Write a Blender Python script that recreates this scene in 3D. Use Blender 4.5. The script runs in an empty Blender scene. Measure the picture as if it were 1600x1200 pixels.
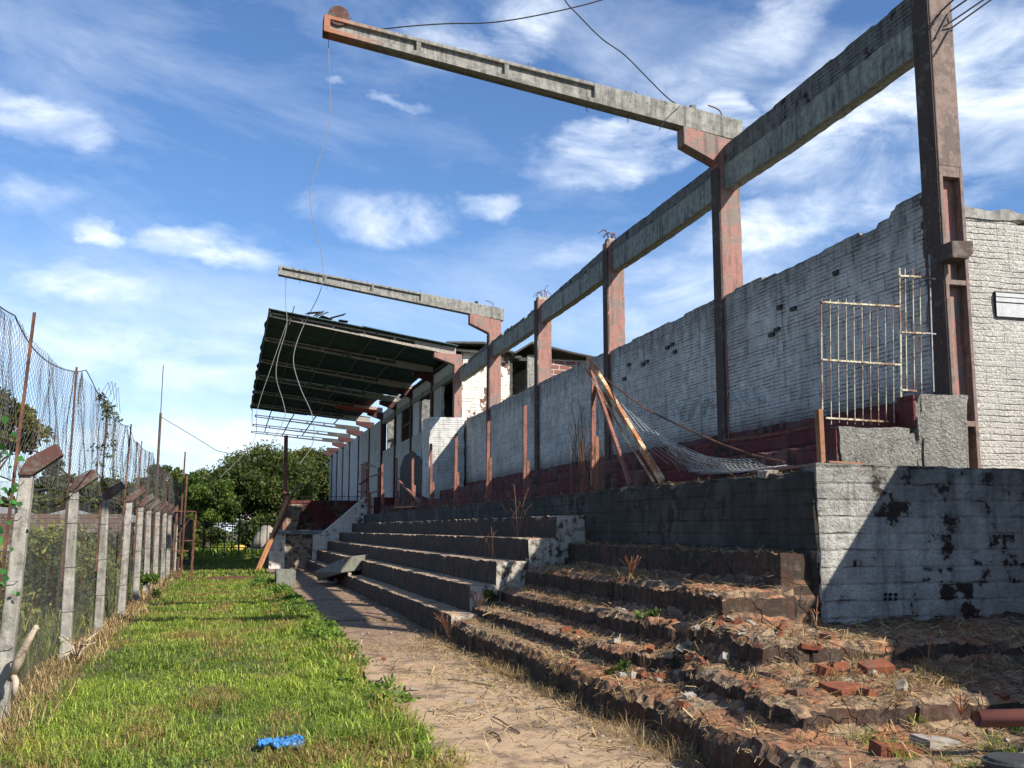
import bpy, math, random
import numpy as np
from mathutils import Vector, Matrix
R = math.radians
random.seed(7); RNG = np.random.default_rng(11)
scene = bpy.context.scene
COL = scene.collection
# ------------------------------------------------------------------ camera
CH = 1.6; PITCH = 8.0398; YAW = 15.4959
cam = bpy.data.cameras.new("camera"); camo = bpy.data.objects.new("camera", cam); COL.objects.link(camo)
cam.lens = 36.0; cam.sensor_width = 36.0; cam.clip_end = 3000; cam.clip_start = 0.05
camo.location = (0, 0, CH); camo.rotation_euler = (R(90 + PITCH), 0, R(-YAW)); scene.camera = camo
scene.view_settings.view_transform = 'Standard'; scene.view_settings.look = 'None'
scene.view_settings.gamma = 1; scene.view_settings.use_curve_mapping = False
scene.view_settings.exposure = 0.86
_cy, _sy, _cp, _sp = math.cos(R(YAW)), math.sin(R(YAW)), math.cos(R(PITCH)), math.sin(R(PITCH))
_fw = Vector((_sy * _cp, _cy * _cp, _sp)); _rt = Vector((_cy, -_sy, 0)); _up = Vector((-_sy * _sp, -_cy * _sp, _cp))
def ray(x, y): return _fw * 1600 + _rt * (x - 800) - _up * (y - 600)
def at(x, y, X=None, Y=None, Z=None):
    """world point seen at photo pixel (x, y) on the plane X=, Y= or Z="""
    d = ray(x, y)
    t = X / d.x if X is not None else (Y / d.y if Y is not None else (Z - CH) / d.z)
    return Vector((0, 0, CH)) + d * t
# ------------------------------------------------------------------ sun and sky
SUNV = Vector((0.75, -1.1, 1.0)).normalized()
sl = bpy.data.lights.new("sun", 'SUN'); sl.energy = 5.0; sl.angle = R(0.5); sl.color = (1.0, 0.93, 0.83)
so = bpy.data.objects.new("sun", sl); COL.objects.link(so)
so.rotation_euler = (-SUNV).to_track_quat('-Z', 'Y').to_euler(); so.location = (10, -10, 20)

class NT:
    def __init__(s, nt): s.nt = nt; s.n = nt.nodes; s.l = nt.links
    def new(s, t, **kw):
        n = s.n.new(t)
        for k, v in kw.items(): setattr(n, k, v)
        return n
    def put(s, sock, v):
        if isinstance(v, bpy.types.NodeSocket): s.l.new(v, sock)
        elif v is not None:
            if hasattr(sock.default_value, '__len__'):
                v = tuple(v) if hasattr(v, '__len__') else (v, v, v)
                if len(sock.default_value) == 4 and len(v) == 3: v = v + (1,)
            sock.default_value = v
    def math(s, op, a, b=None, c=None, clamp=False):
        n = s.new('ShaderNodeMath', operation=op, use_clamp=clamp); s.put(n.inputs[0], a)
        if b is not None: s.put(n.inputs[1], b)
        if c is not None: s.put(n.inputs[2], c)
        return n.outputs[0]
    def vmath(s, op, a, b=None, out=0):
        n = s.new('ShaderNodeVectorMath', operation=op); s.put(n.inputs[0], a)
        if b is not None:
            s.put(n.inputs['Scale'] if op == 'SCALE' else n.inputs[1], b)
        return n.outputs[out]
    def noise(s, vec, scale, detail=4, rough=0.55, dist=0.0, out=0):
        n = s.new('ShaderNodeTexNoise'); s.put(n.inputs['Vector'], vec); n.inputs['Scale'].default_value = scale
        n.inputs['Detail'].default_value = detail; n.inputs['Roughness'].default_value = rough; n.inputs['Distortion'].default_value = dist
        return n.outputs[out]
    def voro(s, vec, scale, feature='F1', out='Distance'):
        n = s.new('ShaderNodeTexVoronoi', feature=feature); s.put(n.inputs['Vector'], vec); n.inputs['Scale'].default_value = scale
        return n.outputs[out]
    def mr(s, v, a, b, c=0.0, d=1.0, smooth=False):
        n = s.new('ShaderNodeMapRange'); s.put(n.inputs[0], v)
        if smooth: n.interpolation_type = 'SMOOTHSTEP'
        for i, q in enumerate((a, b, c, d)): s.put(n.inputs[i + 1], q)
        return n.outputs[0]
    def mix(s, f, a, b, blend='MIX'):
        n = s.new('ShaderNodeMix', data_type='RGBA', blend_type=blend); s.put(n.inputs[0], f); s.put(n.inputs[6], a); s.put(n.inputs[7], b)
        return n.outputs[2]
    def xyz(s, v):
        n = s.new('ShaderNodeSeparateXYZ'); s.put(n.inputs[0], v); return n.outputs
    def comb(s, x, y, z=0.0):
        n = s.new('ShaderNodeCombineXYZ'); s.put(n.inputs[0], x); s.put(n.inputs[1], y); s.put(n.inputs[2], z); return n.outputs[0]
    def scale3(s, v, t): return s.vmath('MULTIPLY', v, t)

world = bpy.data.worlds.new("World"); scene.world = world; world.use_nodes = True
w = NT(world.node_tree); w.n.clear()
wo = w.new('ShaderNodeOutputWorld'); bg = w.new('ShaderNodeBackground'); w.l.new(bg.outputs[0], wo.inputs[0])
SKYS = 0.078
bg.inputs[1].default_value = SKYS
sky = w.new('ShaderNodeTexSky', sky_type='NISHITA'); sky.sun_disc = False
sky.sun_elevation = R(36.9); sky.sun_rotation = math.atan2(0.75, -1.1); sky.altitude = 100; sky.air_density = 1.0; sky.dust_density = 0.5; sky.ozone_density = 2.2
tc = w.new('ShaderNodeTexCoord'); D = tc.outputs['Generated']
dx, dy, dz = w.xyz(D)
dzc = w.math('MAXIMUM', dz, 0.03)
flat = w.comb(w.math('DIVIDE', dx, w.math('ADD', dzc, 0.12)), w.math('DIVIDE', dy, w.math('ADD', dzc, 0.12)), 0.0)
az = w.math('ARCTAN2', dx, dy); el = w.math('ARCSINE', dz)
wn = w.vmath('SUBTRACT', w.noise(w.scale3(w.comb(az, el, 1.0), (5., 9., 1.)), 1.6, 5, .6, out=1), (.5, .5, .5)); wx_, wy_, _ = w.xyz(wn); az0, el0 = az, el
az = w.math('ADD', az, w.math('MULTIPLY', wx_, .16)); el = w.math('ADD', el, w.math('MULTIPLY', wy_, .07))
def azel(x, y):
    d = ray(x, y).normalized(); return math.atan2(d.x, d.y), math.asin(d.z)
blobs = None   # where the clouds of this sky sit, as directions
for (px, py, rx, ry, am, tilt) in [(965, 240, 175, 62, 1.05, -.08), (1150, 190, 90, 50, .8, .3), (600, 335, 135, 45, .8, .05), (345, 385, 130, 38, .8, .1), (170, 368, 80, 25, .65, .1),
        (770, 45, 150, 85, .72, -.2), (70, 190, 150, 60, .72, .1), (30, 300, 90, 25, .5, 0), (1330, 180, 260, 120, .9, -.3), (1540, 140, 150, 190, .95, 0), (1250, 350, 260, 60, .75, -.3),
        (1180, 60, 240, 80, .6, -.4), (545, 130, 26, 14, .5, 0), (620, 158, 40, 16, .45, .3), (1430, 290, 180, 70, .8, 0), (900, 400, 140, 25, .55, -.2), (740, 330, 60, 30, .6, .1),
        (110, 445, 190, 38, .5, -.1), (250, 560, 420, 60, .42, 0), (300, 690, 420, 50, .5, 0), (960, 100, 80, 60, .25, 0), (1100, 430, 300, 80, .45, -.2), (450, 520, 200, 30, .3, 0)]:
    a0, e0 = azel(px, py); a1, e1 = azel(px + rx, py); a2, e2 = azel(px, py + ry)
    ra = abs(a1 - a0); re = abs(e2 - e0)
    u = w.math('SUBTRACT', az, a0); v = w.math('SUBTRACT', el, e0)
    v2 = w.math('ADD', v, w.math('MULTIPLY', u, tilt))
    uu = w.math('DIVIDE', u, ra); vv = w.math('DIVIDE', v2, re)
    q = w.math('SUBTRACT', 1.0, w.math('ADD', w.math('MULTIPLY', uu, uu), w.math('MULTIPLY', vv, vv)))
    q = w.math('MULTIPLY', w.math('MAXIMUM', q, 0.0), am)
    blobs = q if blobs is None else w.math('MAXIMUM', blobs, q)
az, el = az0, el0
n1 = w.noise(w.scale3(w.comb(az, el, 0.0), (7.0, 15.0, 1.0)), 1.0, 9, .62, .6)
n2 = w.noise(w.scale3(w.comb(az, w.math('ADD', el, w.math('MULTIPLY', az, .2)), 3.0), (2.6, 8.0, 1.0)), 1.0, 8, .62, .35)
blobs_s = w.mr(blobs, 0.0, 0.75, 0, 1, True)
cl = w.math('MULTIPLY', blobs_s, w.mr(n1, .34, .72))
cl = w.math('ADD', cl, w.math('MULTIPLY', w.mr(n2, .45, .72), .36), clamp=True)
low = w.mr(el, R(15), R(0), 0, .62)                     # thin pale veil towards the horizon
cl = w.math('ADD', w.math('MULTIPLY', cl, .86), w.math('MULTIPLY', low, w.mr(n2, .2, .7, .6, 1.)), clamp=True)
skyc = w.mix(1.0, sky.outputs[0], (0.72, 0.93, 1.18), 'MULTIPLY')
cc = w.mix(w.mr(n1, .4, .75), (7.2, 8.2, 9.6), (10.4, 10.7, 11.1))
w.l.new(w.mix(cl, skyc, cc), bg.inputs[0])

# ------------------------------------------------------------------ object helpers
def tag(o, label=None, cat=None, group=None, kind=None):
    if label: o['label'] = label
    if cat: o['category'] = cat
    if group: o['group'] = group
    if kind: o['kind'] = kind
    return o
def thing(name, label, cat, loc, group=None):
    o = bpy.data.objects.new(name, None); COL.objects.link(o); o.location = loc; o.empty_display_size = .2
    return tag(o, label, cat, group)
class MB:
    def __init__(s): s.v = []; s.f = []; s.a = []
    def each(s, name, mat, parent=None, bevel=0, smooth=False):
        """every separate piece becomes an object of its own"""
        cuts = s.a + [(len(s.v), len(s.f))]; out = []
        for (v0, f0), (v1, f1) in zip(cuts[:-1], cuts[1:]):
            m = MB(); m.v = s.v[v0:v1]; m.f = [tuple(i - v0 for i in f) for f in s.f[f0:f1]]; out.append(m.build(name, mat, parent, bevel, smooth))
        return out
    def add(s, vs, fs, a=None):
        s.a.append((len(s.v), len(s.f))); b = len(s.v); s.v += [tuple(p) for p in vs]; s.f += [tuple(b + i for i in f) for f in fs]; return s
    def box(s, x0, x1, y0, y1, z0, z1):
        return s.add([(x0, y0, z0), (x1, y0, z0), (x1, y1, z0), (x0, y1, z0), (x0, y0, z1), (x1, y0, z1), (x1, y1, z1), (x0, y1, z1)],
                     [(0, 3, 2, 1), (4, 5, 6, 7), (0, 1, 5, 4), (1, 2, 6, 5), (2, 3, 7, 6), (3, 0, 4, 7)])
    def bar(s, p, q, w_, h=None, up=(0, 0, 1), w2=None, h2=None):
        p = Vector(p); q = Vector(q); h = h or w_; w2 = w2 or w_; h2 = h2 or h; d = (q - p).normalized(); u = Vector(up)
        if abs(d.dot(u)) > .98: u = Vector((0, 1, 0))
        r = d.cross(u).normalized(); u = r.cross(d).normalized()
        vs = [c + r * (a * W / 2) + u * (b * H / 2) for c, W, H in ((p, w_, h), (q, w2, h2)) for a, b in ((-1, -1), (1, -1), (1, 1), (-1, 1))]
        return s.add(vs, [(3, 2, 1, 0), (4, 5, 6, 7), (0, 1, 5, 4), (1, 2, 6, 5), (2, 3, 7, 6), (3, 0, 4, 7)])
    def prism(s, pts, a, b, axis='Y'):
        """polygon pts extruded from a to b; axis Y: pts are (x,z); axis X: (y,z); axis Z: (x,y)"""
        n = len(pts)
        mk = {'Y': lambda p, t: (p[0], t, p[1]), 'X': lambda p, t: (t, p[0], p[1]), 'Z': lambda p, t: (p[0], p[1], t)}[axis]
        vs = [mk(p, a) for p in pts] + [mk(p, b) for p in pts]
        return s.add(vs, [tuple(range(n - 1, -1, -1)), tuple(range(n, 2 * n))] + [(i, (i + 1) % n, n + (i + 1) % n, n + i) for i in range(n)])
    def tube(s, pts, r, n=6, cap=True, r2=None):
        s.a.append((len(s.v), len(s.f))); pts = [Vector(p) for p in pts]; m = len(pts); b = len(s.v); t0 = (pts[1] - pts[0]).normalized()
        u = t0.orthogonal().normalized()
        for i, p in enumerate(pts):
            t = (pts[min(i + 1, m - 1)] - pts[max(i - 1, 0)])
            t = t.normalized() if t.length > 1e-9 else t0
            u = (u - t * u.dot(t)); u = u.normalized() if u.length > 1e-6 else t.orthogonal().normalized(); v = t.cross(u)
            rr = (r[i] if hasattr(r, '__len__') else (r + (r2 - r) * i / (m - 1) if r2 is not None else r))
            for k in range(n):
                a = 2 * math.pi * k / n; s.v.append(tuple(p + (u * math.cos(a) + v * math.sin(a)) * rr))
        for i in range(m - 1):
            for k in range(n):
                k2 = (k + 1) % n; s.f.append((b + i * n + k, b + i * n + k2, b + (i + 1) * n + k2, b + (i + 1) * n + k))
        if cap: s.f.append(tuple(b + k for k in range(n - 1, -1, -1))); s.f.append(tuple(b + (m - 1) * n + k for k in range(n)))
        return s
    def build(s, name, mat, parent=None, bevel=0, smooth=False):
        me = bpy.data.meshes.new(name); org = Vector(parent.location) if parent is not None and parent.parent is None and parent.type == 'EMPTY' else None
        me.from_pydata(s.v, [], s.f); me.update()
        return link(name, me, mat, parent, bevel, smooth)
def base_of(parent):
    p = Vector((0, 0, 0))
    while parent is not None: p += Vector(parent.location); parent = parent.parent
    return p
def link(name, me, mat, parent=None, bevel=0, smooth=False):
    """meshes are written in world metres; a top-level mesh gets its origin at its base"""
    if parent is not None: off = base_of(parent)
    else:
        n = len(me.vertices); co = np.empty(n * 3, np.float32); me.vertices.foreach_get('co', co); co = co.reshape(-1, 3)
        off = Vector(((co[:, 0].min() + co[:, 0].max()) / 2, (co[:, 1].min() + co[:, 1].max()) / 2, co[:, 2].min())) if n else Vector((0, 0, 0))
        off = Vector([float(c) for c in off])
    me.transform(Matrix.Translation(-off))
    o = bpy.data.objects.new(name, me); COL.objects.link(o)
    if parent is not None: o.parent = parent
    else: o.location = off
    if mat: me.materials.append(mat)
    if smooth: me.shade_smooth()
    if bevel:
        m = o.modifiers.new('bevel', 'BEVEL'); m.width = bevel; m.segments = 2; m.limit_method = 'ANGLE'; m.angle_limit = R(40)
    return o
def npmesh(name, co, faces_flat, starts, totals, tint=None):
    me = bpy.data.meshes.new(name); me.vertices.add(len(co)); me.vertices.foreach_set('co', np.ascontiguousarray(co, np.float32).ravel())
    me.loops.add(len(faces_flat)); me.loops.foreach_set('vertex_index', np.ascontiguousarray(faces_flat, np.int32))
    me.polygons.add(len(starts)); me.polygons.foreach_set('loop_start', np.ascontiguousarray(starts, np.int32)); me.polygons.foreach_set('loop_total', np.ascontiguousarray(totals, np.int32))
    if tint is not None:
        at_ = me.attributes.new('tint', 'FLOAT', 'POINT'); at_.data.foreach_set('value', np.ascontiguousarray(tint, np.float32))
    me.update(calc_edges=True); me.validate(); me.shade_flat(); return me
def quads_mesh(name, co, quads, tint=None):
    q = np.asarray(quads, np.int32); return npmesh(name, co, q.ravel(), np.arange(len(q)) * 4, np.full(len(q), 4), tint)
# value noise (numpy)
def _h(ix, iy, iz, s):
    n = (ix.astype(np.int64) * 374761393 + iy.astype(np.int64) * 668265263 + iz.astype(np.int64) * 2147483647 + s * 974634777) & 0xffffffff
    n = ((n ^ (n >> 13)) * 1274126177) & 0xffffffff; n = n ^ (n >> 16)
    return (n & 0xffff) / 65535.0
def vn(x, y, z=None, s=0):
    x = np.asarray(x, float); y = np.asarray(y, float); z = np.zeros_like(x) if z is None else np.asarray(z, float)
    ix, iy, iz = np.floor(x), np.floor(y), np.floor(z); fx, fy, fz = x - ix, y - iy, z - iz
    fx = fx * fx * (3 - 2 * fx); fy = fy * fy * (3 - 2 * fy); fz = fz * fz * (3 - 2 * fz); r = 0
    for a in (0, 1):
        for b in (0, 1):
            for c in (0, 1):
                r = r + _h(ix + a, iy + b, iz + c, s) * (fx if a else 1 - fx) * (fy if b else 1 - fy) * (fz if c else 1 - fz)
    return r * 2 - 1
def fbm(x, y, z=None, s=0, o=3):
    r = 0; a = 1
    for i in range(o): r = r + a * vn(x * 2 ** i, y * 2 ** i, None if z is None else z * 2 ** i, s + i); a *= .5
    return r / 1.75
def rough_box(x0, x1, y0, y1, z0, z1, st=.08, amp=.012, crumble=0.0, seed=0, fn=None):
    """a box whose faces are subdivided and worn by noise; fn may warp the points"""
    nx = max(1, int((x1 - x0) / st)); ny = max(1, int((y1 - y0) / st)); nz = max(1, int((z1 - z0) / st))
    vs = []; qs = []
    def face(o, u, v, nu, nv):
        b = sum(len(a) for a in vs); U, V = np.meshgrid(np.linspace(0, 1, nu + 1), np.linspace(0, 1, nv + 1), indexing='ij')
        vs.append((np.array(o)[None, :] + U.ravel()[:, None] * np.array(u) + V.ravel()[:, None] * np.array(v)))
        i = (np.arange(nu)[:, None] * (nv + 1) + np.arange(nv)[None, :]).ravel() + b
        qs.append(np.stack([i, i + nv + 1, i + nv + 2, i + 1], 1))
    X, Y, Z = x1 - x0, y1 - y0, z1 - z0
    face((x0, y0, z1), (X, 0, 0), (0, Y, 0), nx, ny); face((x0, y0, z0), (0, Y, 0), (X, 0, 0), ny, nx)
    face((x0, y0, z0), (X, 0, 0), (0, 0, Z), nx, nz); face((x1, y1, z0), (-X, 0, 0), (0, 0, Z), nx, nz)
    face((x1, y0, z0), (0, Y, 0), (0, 0, Z), ny, nz); face((x0, y1, z0), (0, -Y, 0), (0, 0, Z), ny, nz)
    co = np.concatenate(vs); q = np.concatenate(qs)
    if fn is not None: co = fn(co)
    f = 6.0; d = np.stack([fbm(co[:, 0] * f + 3, co[:, 1] * f, co[:, 2] * f, seed), fbm(co[:, 0] * f, co[:, 1] * f + 9, co[:, 2] * f, seed + 5), fbm(co[:, 0] * f, co[:, 1] * f, co[:, 2] * f + 5, seed + 9)], 1)
    if crumble:      # worn arrises: points near two faces at once are pulled inwards
        c = np.array([(x0 + x1) / 2, (y0 + y1) / 2, (z0 + z1) / 2]); hs = np.array([X, Y, Z]) / 2
        e = hs - np.abs(co - c); near = (e < .03).sum(1) >= 2
        k = np.clip(vn(co[:, 0] * 5, co[:, 1] * 5, co[:, 2] * 5, seed + 20) + .15, 0, 1) * crumble
        co = co - np.sign(co - c) * (near * k)[:, None] * np.array([1, .6, 1])
    co = co + d * amp
    return co, q
def link_np(name, co, q, mat, parent=None, smooth=False, tint=None):
    return link(name, quads_mesh(name, co, q, tint), mat, parent, 0, smooth)

# ------------------------------------------------------------------ materials
def mat(name):
    m = bpy.data.materials.new(name); m.use_nodes = True; t = NT(m.node_tree); t.n.clear()
    out = t.new('ShaderNodeOutputMaterial'); b = t.new('ShaderNodeBsdfPrincipled'); t.l.new(b.outputs[0], out.inputs[0])
    b.inputs['Roughness'].default_value = .85; b.inputs['Specular IOR Level'].default_value = .25
    t.b = b; t.out = out; t.m = m
    g = t.new('ShaderNodeNewGeometry'); t.pos = g.outputs['Position']; t.nrm = g.outputs['True Normal']; return t
def bump(t, h, dist=.01, strength=1.0):
    n = t.new('ShaderNodeBump'); t.put(n.inputs['Height'], h); n.inputs['Distance'].default_value = dist; n.inputs['Strength'].default_value = strength
    t.l.new(n.outputs[0], t.b.inputs['Normal'])
def wallcoord(t, wob=.02, wsc=2.0):
    px, py, pz = t.xyz(t.pos); nx, ny, nz = t.xyz(t.nrm)
    m = t.math('GREATER_THAN', t.math('ABSOLUTE', ny), t.math('ABSOLUTE', nx))
    u = t.math('ADD', t.math('MULTIPLY', px, m), t.math('MULTIPLY', py, t.math('SUBTRACT', 1.0, m)))
    wv = t.vmath('SCALE', t.vmath('SUBTRACT', t.noise(t.pos, wsc, 3, out=1), (.5, .5, .5)), wob * 2)
    return t.vmath('ADD', t.comb(u, pz, 0.0), wv), pz, nz
def brick(t, vec, bw, bh, ms, smooth=.1, off=.5):
    n = t.new('ShaderNodeTexBrick'); t.put(n.inputs['Vector'], vec); n.offset = off
    n.inputs['Scale'].default_value = 1; n.inputs['Mortar Size'].default_value = ms; n.inputs['Mortar Smooth'].default_value = smooth
    n.inputs['Brick Width'].default_value = bw; n.inputs['Row Height'].default_value = bh; n.inputs['Bias'].default_value = 0
    n.inputs['Color1'].default_value = (0, 0, 0, 1); n.inputs['Color2'].default_value = (1, 1, 1, 1); n.inputs['Mortar'].default_value = (.5, .5, .5, 1)
    return n.outputs['Color'], n.outputs['Fac']
def painted_brick(name, paint=(.62, .61, .57), paint2=(.47, .47, .45), base=(.22, .075, .045), dirt=(.09, .085, .075), peel=.72, line=.7, rh=.052, bw=.29, ztop=None, zspan=.5, dirtam=.5, soot=0.0, bumpd=.02, rough_stucco=0.0, zlow=None, cellw=.14, blockh=4, joint=.8, linek=0.0):
    t = mat(name); v, pz, nz = wallcoord(t, .012, 2.0)
    vj = t.vmath('ADD', v, t.vmath('SCALE', t.vmath('SUBTRACT', t.noise(t.pos, 16, 3, out=1), (.5, .5, .5)), .016))
    vx, vy, vz = t.xyz(vj)
    c2, f2 = brick(t, vj, bw, rh * blockh, .007, .3)
    n_big = t.noise(t.pos, .8, 5, .6); n_mid = t.noise(t.pos, 5, 5, .65); n_fine = t.noise(t.pos, 38, 4, .7)
    dash = t.noise(t.comb(t.math('MULTIPLY', vx, 2.6), t.math('MULTIPLY', vy, 17.0), 4.0), 1, 4, .6)
    streak = t.noise(t.comb(t.math('MULTIPLY', vx, 6.0), t.math('MULTIPLY', vy, .55), 0.0), 1, 5, .65)
    fr = t.math('ABSOLUTE', t.math('SUBTRACT', t.math('FRACT', t.math('DIVIDE', vy, rh)), .5))
    groove = t.mr(fr, .36, .47)
    area = t.mr(t.noise(t.pos, 1.9, 4, .6), .42, .58, .0, 1.0)
    ln = t.math('MULTIPLY', groove, t.math('MULTIPLY', t.mr(t.math('ADD', dash, t.math('MULTIPLY', n_mid, .35)), .60 - linek, .78 - linek, 0, 1), area))
    j2 = t.math('MULTIPLY', f2, t.mr(n_mid, .38, .58, 0, joint))
    ln = t.math('MAXIMUM', ln, j2)
    if line == 0: ln = t.math('MULTIPLY', ln, 0.0)
    col = t.mix(t.mr(n_mid, .35, .7), paint, paint2)
    col = t.mix(t.math('MULTIPLY', t.mr(n_fine, .48, .75), .4), col, dirt)
    col = t.mix(t.math('MULTIPLY', t.mr(streak, .5, .78), dirtam), col, dirt)
    col = t.mix(t.math('MULTIPLY', t.mr(n_big, .48, .72), dirtam * .8), col, (.2, .19, .165))
    pe = t.math('ADD', t.math('MULTIPLY', n_mid, .62), t.math('ADD', t.math('MULTIPLY', n_big, .34), t.math('MULTIPLY', t.xyz(c2)[0], cellw)))
    pm = t.mr(pe, peel - .1, peel - .07)
    bc = t.mix(t.mr(n_fine, .3, .7), base, tuple(q * .45 for q in base))
    col = t.mix(pm, col, bc)
    col = t.mix(t.math('MULTIPLY', ln, line), col, (.03, .028, .025))
    if ztop is not None:
        k = t.mr(t.math('ADD', pz, t.math('MULTIPLY', t.math('SUBTRACT', streak, .5), .9)), ztop - zspan, ztop, 0, .82)
        col = t.mix(t.math('MULTIPLY', k, t.mr(n_mid, .3, .65, .55, 1)), col, (.045, .045, .04))
    if zlow is not None:
        k = t.mr(t.math('ADD', pz, t.math('MULTIPLY', t.math('SUBTRACT', n_mid, .5), .6)), zlow + .35, zlow, 0, .8)
        col = t.mix(k, col, (.07, .045, .03))
    if soot: col = t.mix(t.math('MULTIPLY', t.mr(t.math('ADD', t.math('MULTIPLY', streak, .6), t.math('MULTIPLY', n_big, .4)), .3, .62), soot), col, (.022, .021, .019))
    t.put(t.b.inputs['Base Color'], col)
    h = t.math('SUBTRACT', t.math('MULTIPLY', n_fine, .5), t.math('MULTIPLY', ln, .9)); h = t.math('SUBTRACT', h, t.math('MULTIPLY', pm, .4))
    h = t.math('ADD', h, t.math('MULTIPLY', t.math('MULTIPLY', dash, t.math('SUBTRACT', 1.0, groove)), .5 if line else 0.0))
    if rough_stucco:
        h = t.math('ADD', h, t.math('MULTIPLY', t.noise(t.pos, 26, 5, .7, .6), rough_stucco * 2.4))
    bump(t, h, bumpd); return t.m
def concrete(name, a=(.30, .29, .26), b=(.17, .165, .15), mould=(.035, .034, .03), am=.6, redden=None, ztop=None, streaks=1.0, bumpd=.012, lichen=0.0):
    t = mat(name); v, pz, nz = wallcoord(t, .02, 2); vx, vy, vz = t.xyz(v)
    n1 = t.noise(t.pos, 1.6, 6, .62); n2 = t.noise(t.pos, 11, 5, .7); n3 = t.noise(t.pos, 70, 3, .7)
    st = t.noise(t.comb(t.math('MULTIPLY', vx, 9.0), t.math('MULTIPLY', vy, .8), 2.0), 1, 5, .7)
    col = t.mix(t.mr(n2, .35, .68), a, b)
    if redden: col = t.mix(t.mr(n1, .46, .56), col, redden)
    k = t.math('MULTIPLY', t.math('MULTIPLY', t.mr(st, .42, .68), t.mr(n1, .25, .6)), am * streaks)
    col = t.mix(k, col, mould)
    col = t.mix(t.math('MULTIPLY', t.mr(n2, .52, .72), am * .6), col, mould)
    col = t.mix(t.math('MULTIPLY', t.mr(n3, .5, .8), .35), col, tuple(q * .6 for q in b))
    if lichen: col = t.mix(t.math('MULTIPLY', t.mr(t.noise(t.pos, 4, 5, .7), .55, .66), lichen), col, (.42, .42, .38))
    if ztop is not None: col = t.mix(t.mr(t.math('ADD', pz, t.math('MULTIPLY', t.math('SUBTRACT', st, .5), .5)), ztop - .25, ztop, 0, .8), col, mould)
    t.put(t.b.inputs['Base Color'], col)
    bump(t, t.math('ADD', t.math('MULTIPLY', n2, .7), t.math('MULTIPLY', n3, .35)), bumpd); return t.m
def painted(name, a, b, chip, chipam=.62, rough=.6, fine=40, metal=0.0, bumpd=.004, streak=.3):
    t = mat(name); n1 = t.noise(t.pos, 3, 6, .65); n2 = t.noise(t.pos, fine, 5, .7)
    px, py, pz = t.xyz(t.pos); st = t.noise(t.comb(t.math('MULTIPLY', px, 14.), t.math('MULTIPLY', py, 14.), t.math('MULTIPLY', pz, 1.5)), 1, 4, .6)
    col = t.mix(t.mr(n2, .3, .7), a, b); m = t.math('ADD', t.math('MULTIPLY', n1, .6), t.math('MULTIPLY', n2, .4))
    col = t.mix(t.mr(m, chipam - .06, chipam), col, chip)
    col = t.mix(t.math('MULTIPLY', t.mr(st, .5, .75), streak), col, tuple(q * .35 for q in b))
    t.put(t.b.inputs['Base Color'], col); t.b.inputs['Roughness'].default_value = rough; t.b.inputs['Metallic'].default_value = metal
    bump(t, m, bumpd); return t.m
def leafmat(name, stops, rough=.5, trans=.35):
    t = mat(name); a = t.new('ShaderNodeAttribute', attribute_name='tint')
    r = t.new('ShaderNodeValToRGB'); t.l.new(a.outputs['Fac'], r.inputs[0])
    while len(r.color_ramp.elements) < len(stops): r.color_ramp.elements.new(.5)
    for e, (p, c) in zip(r.color_ramp.elements, stops): e.position = p; e.color = c + (1,)
    col = t.mix(t.math('MULTIPLY', t.noise(t.pos, 1.3, 3), .35), r.outputs[0], t.mix(1, r.outputs[0], (1.25, 1.05, .6), 'MULTIPLY'))
    t.put(t.b.inputs['Base Color'], col); t.b.inputs['Roughness'].default_value = rough
    tr = t.new('ShaderNodeBsdfTranslucent'); t.put(tr.inputs[0], t.mix(1, col, (1.2, 1.3, .6), 'MULTIPLY'))
    ms = t.new('ShaderNodeMixShader'); ms.inputs[0].default_value = trans
    t.l.new(t.b.outputs[0], ms.inputs[1]); t.l.new(tr.outputs[0], ms.inputs[2]); t.l.new(ms.outputs[0], t.out.inputs[0]); return t.m

M = {}
M['wall'] = painted_brick('white_painted_hollow_brick', paint=(.66, .645, .60), paint2=(.48, .47, .435), ztop=5.35, zspan=.75, dirtam=.6, peel=.95, line=.9, zlow=2.95, rough_stucco=.35, bumpd=.028)
M['wall_far'] = painted_brick('white_painted_brick_far', paint=(.58, .58, .55), paint2=(.46, .46, .44), rh=.07, bw=.3, dirtam=.5, peel=.83, line=.6)
M['building'] = painted_brick('cream_painted_brick', paint=(.70, .67, .61), paint2=(.60, .57, .52), rh=.072, bw=.28, dirtam=.2, peel=1.0, line=.8, bumpd=.045, ztop=5.6, zspan=.25, joint=.5, linek=.02, rough_stucco=.9)
M['peeled'] = painted_brick('white_peeling_brick', paint=(.66, .64, .58), paint2=(.58, .54, .46), base=(.22, .11, .08), peel=.715, rh=.10, cellw=.16, bw=.3, dirtam=.2, line=.4)
M['redbrick'] = painted_brick('bare_red_brick', paint=(.23, .075, .05), paint2=(.15, .055, .04), base=(.09, .05, .04), peel=.7, rh=.17, bw=.3, line=.0, dirtam=.3)
t = mat('red_brick_white_joint'); v, pz, nz = wallcoord(t, .01, 3); c, f = brick(t, v, .42, .17, .016, .05)
col = t.mix(t.xyz(c)[0], (.22, .075, .055), (.10, .05, .045)); col = t.mix(t.math('MULTIPLY', t.noise(t.pos, 6, 4), .6), col, (.2, .11, .09)); col = t.mix(f, col, (.38, .35, .33)); t.put(t.b.inputs['Base Color'], col); bump(t, t.math('SUBTRACT', 1., f), .02); M['redbrick'] = t.m
M['dullbrick'] = painted_brick('dull_old_brick', paint=(.17, .10, .075), paint2=(.11, .075, .06), base=(.26, .22, .18), peel=.66, rh=.2, bw=.4, blockh=1, line=.4, dirtam=.7)
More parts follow.
